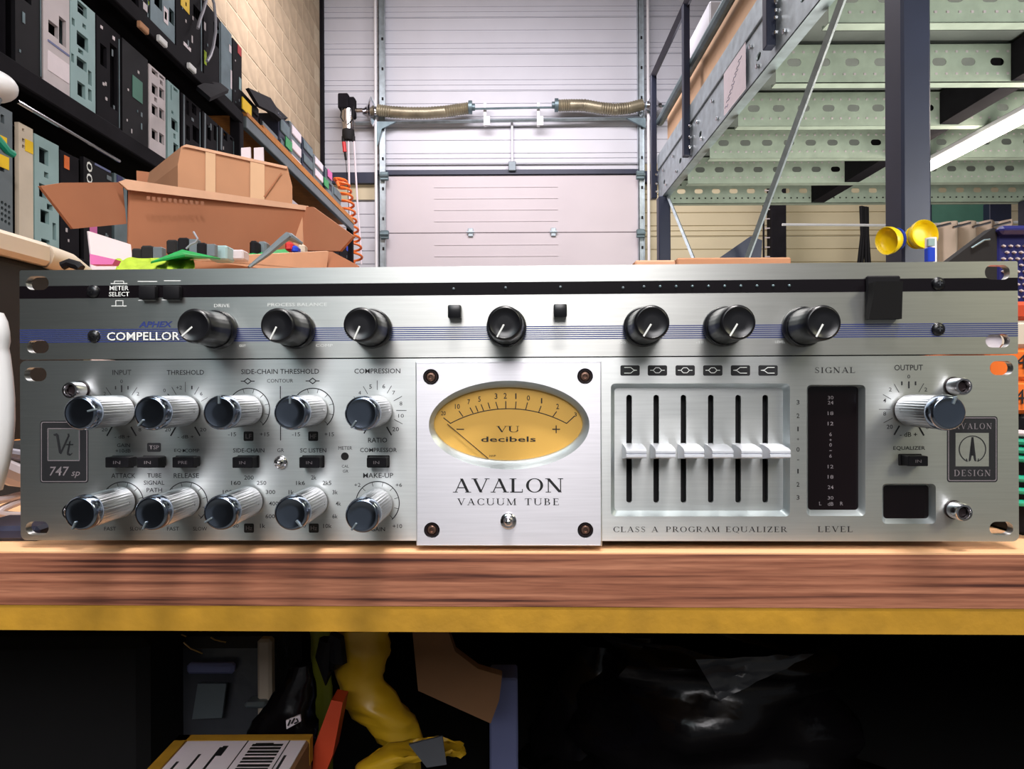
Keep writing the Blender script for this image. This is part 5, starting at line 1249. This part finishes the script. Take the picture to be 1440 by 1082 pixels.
# beige monitor base at left
bm_ = empty('beige_monitor', Vector((-.60, .50, ZT)), 0, 'dark sided box with a cream top bezel at the left edge', 'monitor')
b = NB(); bx(b, -.15, .155, -.22, .215, 0, .195, .006); obj('housing', b, M['matte_black'], bm_)
b = NB(); bx(b, -.155, .160, -.225, .155, .195, .2165, .004); obj('bezel', b, M['cream'], bm_)
b = NB(); tube(b, [(.148, .157, .2055), (.150, .19, .203), (.150, .225, .192), (.150, .235, .170)], .0125, 12); bx(b, -.155, .150, .157, .235, .193, .214, .008); obj('bezel_corner', b, M['cream'], bm_)
b = NB(); c = P(100, 372, .62)-bm_.location; tube(b, [P(88, 374, .60)-bm_.location, P(97, 370, .60)-bm_.location, P(110, 374, .60)-bm_.location, P(114, 378, .60)-bm_.location], .004, 8); obj('latch', b, M['black_plastic'], bm_)
# white rounded housing and cables at the left edge
b = NB(); prof = [(440, 2), (452, 8), (466, 11), (480, 12), (490, 10), (500, 12), (530, 16), (560, 18.5), (590, 19), (620, 17), (650, 12), (675, 5), (690, 0.5)]
ring = []
for py, hw in prof:
    z = P(0, py, .345).z; rx = (hw+75)/F*.345; cx_ = P(-75, py, .345).x
    ring.append([b.verts.new((cx_+rx*cos(2*pi*k/28), .345+.012*sin(2*pi*k/28), z)) for k in range(28)])
for i in range(len(ring)-1):
    for k in range(28): b.faces.new((ring[i][k], ring[i][(k+1) % 28], ring[i+1][(k+1) % 28], ring[i+1][k]))
b.faces.new(ring[0]); b.faces.new(ring[-1][::-1])
zmin = min(v.co.z for v in b.verts)
for v in b.verts: v.co.z = v.co.z if v.co.z > zmin+.004 else v.co.z
thing('white_plastic_housing', b, M['white'], 'rounded white plastic housing cut by the left frame edge', 'housing', None, 50)
for pts, r, m, lab in (([(-12, 632), (10, 638), (30, 641), (60, 644)], .0035, 'greycable', 'grey cable highest of those left of the rack'), ([(-10, 655), (5, 662), (20, 668), (50, 672)], .007, 'whitesteel', 'thick pale grey lead left of the rack'), ([(-12, 706), (8, 702), (28, 697), (60, 690)], .0022, 'whitesteel', 'thin white cable upper one near bench level'), ([(-10, 727), (4, 716), (14, 711), (30, 705), (60, 700)], .0022, 'whitesteel', 'thin white cable curving up toward the rack'), ([(-12, 722), (10, 726), (30, 727), (60, 728)], .003, 'whitesteel', 'thin white cable lying flat near bench level'), ([(-12, 741), (10, 742), (60, 741)], .002, 'greycable', 'faint grey cable lowest left of the rack')):
    b = NB(); tube(b, [P(x, y, .40+.0004*x) for x, y in pts], r, 10); thing('cable', b, M[m], lab, 'cable', 'cables left of the rack')
b = NB(); a = P(-20, 620, .60); c = P(60, 636, .60); bx(b, a.x, c.x+.05, .50, .66, ZT, a.z, .003); thing('wooden_block', b, M['orange_wood'], 'wood coloured block behind the cables at left', 'block')
b = NB(); a = P(-60, 700, .46); c = P(20, 640, .46); bx(b, a.x, -.215, .47, .53, ZT, P(0, 628, .46).z, .004); thing('dark_case', b, M['matte_black'], 'dark flat case behind the cables left of the rack', 'case')
b = NB(); bx(b, P(-40, 0, .36).x, -.2435, .350, .385, ZT, P(0, 736, .36).z, .002); thing('slate_pouch', b, M['navy'], 'low dark slate pouch on the bench at the left edge', 'pouch')

def rbox(px0, py0, py1, Y, m, lab, w_=.08, nm='carton', cat='box', d=.10, txt=None, restz=None):
    z1 = P(px0, py0, Y).z; z0 = P(px0, py1, Y).z if restz is None else restz
    b = NB(); x = P(px0, 541, Y).x; bx(b, x, x+w_, Y, Y+d, z0, z1, .002); return thing(nm, b, M[m], lab, cat)
q0 = rbox(1436, 583, 770, .352, 'black_plastic', 'dark equipment box behind the green cables at the right edge', .10, 'equipment_box', 'equipment', .12, restz=ZT)
z_ = q0
zs = [583, 536, 490, 451, 424]
for k, (m, lab) in enumerate((('orange', 'orange carton lower one in the right edge stack'), ('orange', 'orange carton with black number just above the lower orange one'), ('cream', 'cream carton in the right edge stack'), ('redbox', 'dark orange carton under the blue crate'))):
    o = rbox(1388, zs[k+1], zs[k]-.3, .352, m, lab, .12)
    if k < 2: text('40' if k == 0 else '4', .010 if k == 0 else .006, .0075, (lambda yy: lambda x, y: Vector((P(1436+ (5 if yy > 540 else 0), yy, .3515).x+x, .3515-.0004, P(1436, yy, .3515).z+y)))(558 if k == 0 else 508), M['ink'], o)
for k, (y, m) in enumerate(((610, 'whitesteel'), (622, 'greencable'), (634, 'greencable'), (646, 'greencable'), (674, 'greencable'), (691, 'greencable'), (708, 'greencable'))):
    b = NB(); tube(b, [P(1426, y-1, .343), P(1440, y, .343), P(1470, y+3, .345), P(1500, y+9, .349)], .0017, 8)
    thing('cable', b, M[m], ['pale cable above the green ones at the right edge', 'uppermost green cable at the right edge', 'second green cable down at the right edge', 'third green cable down at the right edge', 'fourth green cable down at the right edge', 'fifth green cable down at the right edge', 'lowest green cable at the right edge'][k], 'cable', 'green cables at the right edge')
# round paper sticker behind the ear slot
b = NB(); lathe(b, [(.0042, .0), (.0042, .0002)], 24, Matrix.Translation(Vector((P(1396.5, 479.5, .327).x, P(0, 0, .327).y+.0, P(1396.5, 479.5, .327).z)))); thing('round_sticker', b, M['paper'], 'round pale pink sticker on the compressor right ear slot', 'sticker')
# blue crate at right
bk = empty('blue_crate', Vector((P(1470, 541, .60).x, .64, ZT)), 0, 'dark blue plastic crate with perforated front at the right edge', 'crate')
L = bk.location
def bb(nm, b, m):
    for v in b.verts: v.co -= L
    return obj(nm, b, M[m], bk)
a = P(1399, 321, .60); c = P(1399, 424, .60)
b = NB(); bx(b, a.x, a.x+.30, .60, .63, ZT, a.z, .004); bb('body', b, 'darkblue')
b = NB(); bx(b, a.x, a.x+.31, .592, .602, P(0, 338, .6).z, a.z+.001, .003); bb('rim', b, 'darkblue')
b = NB()
for j in range(16):
    for i in range(11):
        p = P(1411+i*10+(5 if j % 2 else 0), 346+j*9, .599); box(b, p, (.0026, .003, .0013), 0, Matrix.Rotation(R(25), 3, 'Y'))
o = bb('mesh_opening', b, 'whitesteel'); o['kind'] = 'stuff'
b = NB(); plate(b, [(1334, 368), (1397, 320.5), (1402, 322), (1402, 400), (1334, 400)], [], 0, .012, lambda u, v, d: P(u, v, .60)+Vector((0, d, 0))); bb('side_panel', b, 'matte_black')
b = NB(); tube(b, [P(1366, 349, .598), P(1384, 338, .598), P(1392, 337, .598)], .0009, 6); bb('handle_line', b, 'galvdark')
# slim tube bottle behind the rack
tb = empty('slim_tube', Vector((P(1310, 541, 1.35).x, 1.35, ZT)), 0, 'slim white tube with blue cap standing right of the blue column', 'tube')
b = NB(); zt1 = P(1310, 335, 1.35).z-ZT; tube(b, [(0, 0, .0), (0, 0, zt1)], .0105, 16); obj('tube', b, M['white'], tb)
b = NB(); z1 = P(0, 355, 1.35).z-ZT; bx(b, -.0118, .003, -.0112, .004, z1-.03, z1, .002); obj('blue_band', b, M['blue'], tb)
b = NB(); z1 = P(0, 343, 1.35).z-ZT; z2q = P(0, 354, 1.35).z-ZT; bx(b, -.0112, .002, -.0108, -.004, z2q, z1, .001); obj('teal_label', b, M['teal'], tb)
# low flat cartons seen over the rack top
b = NB(); a = P(893, 366, .9); c = P(1114, 372, .9); bx(b, a.x, P(950, 370, .9).x, .9, 1.2, ZT, a.z, .002); thing('carton', b, M['card_pale'], 'pale flat carton just above the rack left of the blue gusset', 'carton')
b = NB(); bx(b, P(952, 370, .92).x, P(1113, 370, .92).x, .92, 1.2, ZT, P(952, 362.5, .92).z, .002); thing('carton', b, M['card'], 'brown flat carton just above the rack below the blue gusset', 'carton')

# ================================================================== BELOW THE BENCH
SZ = ZC-.50
def loft(name, sec, Y, m, label, cat, ry=.03, n=20, wr=.25, seed=0, rest=False):
    """soft bag: sections (px, py, half width px)"""
    b = NB(); rg = []
    S = []
    for i in range(len(sec)-1):
        for k in range(5):
            t = k/5; S.append([sec[i][q]*(1-t)+sec[i+1][q]*t for q in range(3)])
    S.append(list(sec[-1]))
    for j, (px, py, hw) in enumerate(S):
        c = P(px, py, Y); r = hw/F*Y; ring = []
        for k in range(n):
            a = 2*pi*k/n; q = 1+wr*noise.noise(Vector((cos(a)*1.6+seed, sin(a)*1.6, j*.32)))
            ring.append(b.verts.new((c.x+r*q*cos(a), Y+min(ry, r*.7)*q*sin(a), c.z+.004*noise.noise(Vector((k*.5, j*.5, seed))))))
        rg.append(ring)
    for i in range(len(rg)-1):
        for k in range(n): b.faces.new((rg[i][k], rg[i][(k+1) % n], rg[i+1][(k+1) % n], rg[i+1][k]))
    for v in b.verts: v.co.z = max(v.co.z, SZ+.002)
    return thing(name, b, M[m], label, cat, None, 60)
loft('yellow_bag', [(508, 880, 38), (510, 915, 36), (505, 950, 32), (520, 985, 40), (545, 1010, 42), (560, 1035, 34), (572, 1062, 20), (576, 1140, 12), (578, 1330, 10)], .62, 'yellowbag', 'yellow plastic bag hanging down left of the brown paper', 'bag', .04, seed=2)
loft('lime_bag', [(452, 880, 16), (452, 920, 14), (455, 965, 12), (455, 1140, 12), (455, 1200, 10)], .74, 'limebag', 'narrow lime plastic bag behind the black bag', 'bag', .03, seed=5)
b = NB(); tube(b, [P(462, 900, .60), P(456, 925, .60), P(462, 952, .60), P(476, 930, .60), P(472, 900, .60), P(464, 898, .60)], .008, 8); thing('dark_strap', b, M['black_plastic'], 'dark looped strap over the yellow bag', 'strap')
loft('yellow_packet', [(500, 1110, 8), (540, 1070, 34), (585, 1052, 40), (620, 1050, 30), (640, 1060, 14)], .55, 'yellowbag', 'yellow packet with grey patch at the bottom centre', 'packet', .03, seed=9)
b = NB(); sheet(b, [P(575, 1048, .512), P(622, 1036, .512), P(628, 1076, .512), P(600, 1080, .512)], .002); thing('grey_label', b, M['greybag'], 'grey label patch lying on the yellow packet', 'label')
b = NB(); sheet(b, [P(578, 870, .66), P(624, 870, .66), P(640, 917, .66), P(672, 941, .66), P(706, 951, .66), P(702, 985, .66), P(690, 1018, .66), P(588, 972, .66)], .012); thing('brown_paper', b, M['brownpaper'], 'creased brown paper sheet hanging in the middle', 'paper')
b = NB(); a = P(688, 955, .75); c = P(728, 955, .75); bx(b, a.x, c.x, .75, .79, SZ, a.z, .002); thing('blue_grey_board', b, M['bluegrey'], 'upright blue-grey board right of the brown paper', 'board')
b = NB(); sheet(b, [P(466, 985, .56), P(482, 988, .56), P(468, 1062, .56), P(455, 1095, .56), P(438, 1095, .56), P(442, 1050, .56)], .02); thing('red_carton', b, M['redbox'], 'narrow orange-red packet beside the labelled parcel', 'packet')
loft('black_bag', [(425, 935, 14), (418, 965, 24), (405, 1000, 38), (395, 1035, 46), (390, 1075, 50), (390, 1160, 50), (390, 1300, 40)], .62, 'blackbag', 'shiny black bag with white tag behind the parcel', 'bag', .05, seed=3)
b = NB(); sheet(b, [P(402, 1014, .565), P(422, 1006, .565), P(423, 1015, .565), P(403, 1026, .565)], .002); tg = thing('white_tag', b, M['paper'], 'small white printed tag on the shiny black bag', 'tag')
b = NB(); 
for q in ([(405, 1021), (408, 1013)], [(410, 1018), (414, 1011)], [(414, 1018), (419, 1015), (417, 1011)]):
    b2 = [P(x, y, .5635) for x, y in q]; tube(b, b2, .0007, 5)
obj('print', b, M['ink'], tg)
# parcel with label
pa = empty('parcel', Vector((-.215, .50, SZ)), 0, 'parcel with a white barcoded address label and yellow-brown tape edges', 'parcel')
ztp_ = ZC-.283; rot = Matrix.Rotation(R(0), 3, 'Z')
L = pa.location; hz = ztp_-L.z
b = NB(); bx(b, -.055, .052, -.10, .052, 0, hz, .002); obj('casing', b, M['brownpaper'], pa)
b = NB(); bx(b, -.0555, -.046, -.1005, .0525, hz-.02, hz+.0006); bx(b, -.0555, .0525, .044, .0525, hz-.02, hz+.0006); obj('tape', b, M['chipboard'], pa)
b = NB(); bx(b, -.044, .050, -.10, .042, hz, hz+.0010); lb = obj('address_label', b, M['paper'], pa)
b = NB()
for k in range(14): bx(b, .010, .034, -.028+.0048*k-random.choice((0, .0008)), -.028+.0048*k+.0022, hz+.0010, hz+.0013)
obj('barcode', b, M['ink'], lb)
b = NB(); bx(b, .004, .0048, -.10, .042, hz+.001, hz+.0013); bx(b, .037, .0378, -.10, .042, hz+.001, hz+.0013); bx(b, .012, .026, .036, .038, hz+.001, hz+.0013)
for k in range(3): bx(b, -.038+.012*k, -.036+.012*k, -.02+.01*k, .012+.01*k, hz+.001, hz+.0013)
bx(b, -.012, -.008, .02, .034, hz+.001, hz+.0013); bx(b, .040, .042, -.03, .02, hz+.001, hz+.0013)
obj('lettering', b, M['ink'], lb)
# clear plastic tub, film sheets
tbx = empty('clear_tub', P(310, 541, .78)*1.0, 0, 'clear plastic tub with grey contents behind the parcel at left', 'tub')
tbx.location = Vector((P(310, 541, .78).x, .84, SZ)); L = tbx.location
def tt(nm, b, m, ang=35):
    for v in b.verts: v.co -= L
    return obj(nm, b, M[m], tbx, ang)
a = P(226, 880, .78); c = P(383, 1000, .78)
b = NB(); bx(b, a.x, c.x, .78, .90, SZ, ZC-.29, .01); tt('body', b, 'greybag')
b = NB(); bx(b, c.x-.012, c.x+.004, .765, .78, SZ, ZC-.285, .003); tt('edge_strip', b, 'cream')
b = NB(); bx(b, P(258, 0, .77).x, P(325, 0, .77).x, .768, .778, P(0, 950, .77).z, P(0, 935, .77).z, .003); tt('label_band', b, 'bluegrey')
b = NB(); sheet(b, [P(278, 962, .765), P(318, 962, .765), P(312, 1010, .765), P(270, 1012, .765)], .004); tt('folded_card', b, 'greysteel')
b = NB(); bx(b, P(340, 0, .76).x, P(372, 0, .76).x, .755, .775, P(0, 997, .76).z, P(0, 988, .76).z, .003); tt('clip', b, 'greysteel')
for k, (pts, lab) in enumerate((([(255, 893), (262, 896)], 'left glint'), ([(296, 897), (303, 901), (318, 904)], 'middle'), ([(258, 904), (268, 913), (285, 920)], 'lower'))):
    b = NB(); tube(b, [P(x, y, .768) for x, y in pts], .0012, 6); tt('film_glint', b, 'chrome')  # bright threads drawing the glints on the film
loft('black_bag', [(1010, 880, 150), (1010, 910, 165), (1000, 950, 150), (1000, 1010, 190), (1010, 1080, 230), (1010, 1160, 220)], .86, 'blackbag', 'large black plastic bag filling the right space under the bench', 'bag', .10, wr=.3, seed=11)
loft('black_bag', [(850, 900, 40), (845, 960, 75), (840, 1040, 100), (850, 1150, 110)], .92, 'blackbag', 'black bag in the middle right of the blue-grey board', 'bag', .08, wr=.3, seed=15)
b = NB(); n = 10; rows = []
T0, T1, T2 = Vector((978, 928)), Vector((1145, 920)), Vector((1012, 986))
for i in range(n+1):
    row = []
    for j in range(n+1-i):
        q = T0+(T1-T0)*(i/n)+(T2-T0)*(j/n); row.append(b.verts.new(P(q.x, q.y, .70)+Vector((0, .006*noise.noise(Vector((i*.8, j*.8, 1))), .0))))
    rows.append(row)
for i in range(n):
    for j in range(n-i):
        b.faces.new((rows[i][j], rows[i+1][j], rows[i][j+1]))
        if j < n-i-1: b.faces.new((rows[i+1][j], rows[i+1][j+1], rows[i][j+1]))
thing('plastic_film', b, M['greybag'], 'triangular glossy grey film corner hanging under the bench at right', 'film', None, 60)
b = NB(); a = P(-60, 0, .7); bx(b, P(-80, 0, .7).x, P(200, 0, .7).x, .70, 1.0, SZ, ZC-.26, .01); thing('dark_filler_block', b, M['matte_black'], 'added black block keeping the left side under the bench dark', 'crate')  # block added to stand for the darkness in this corner
flush_text()
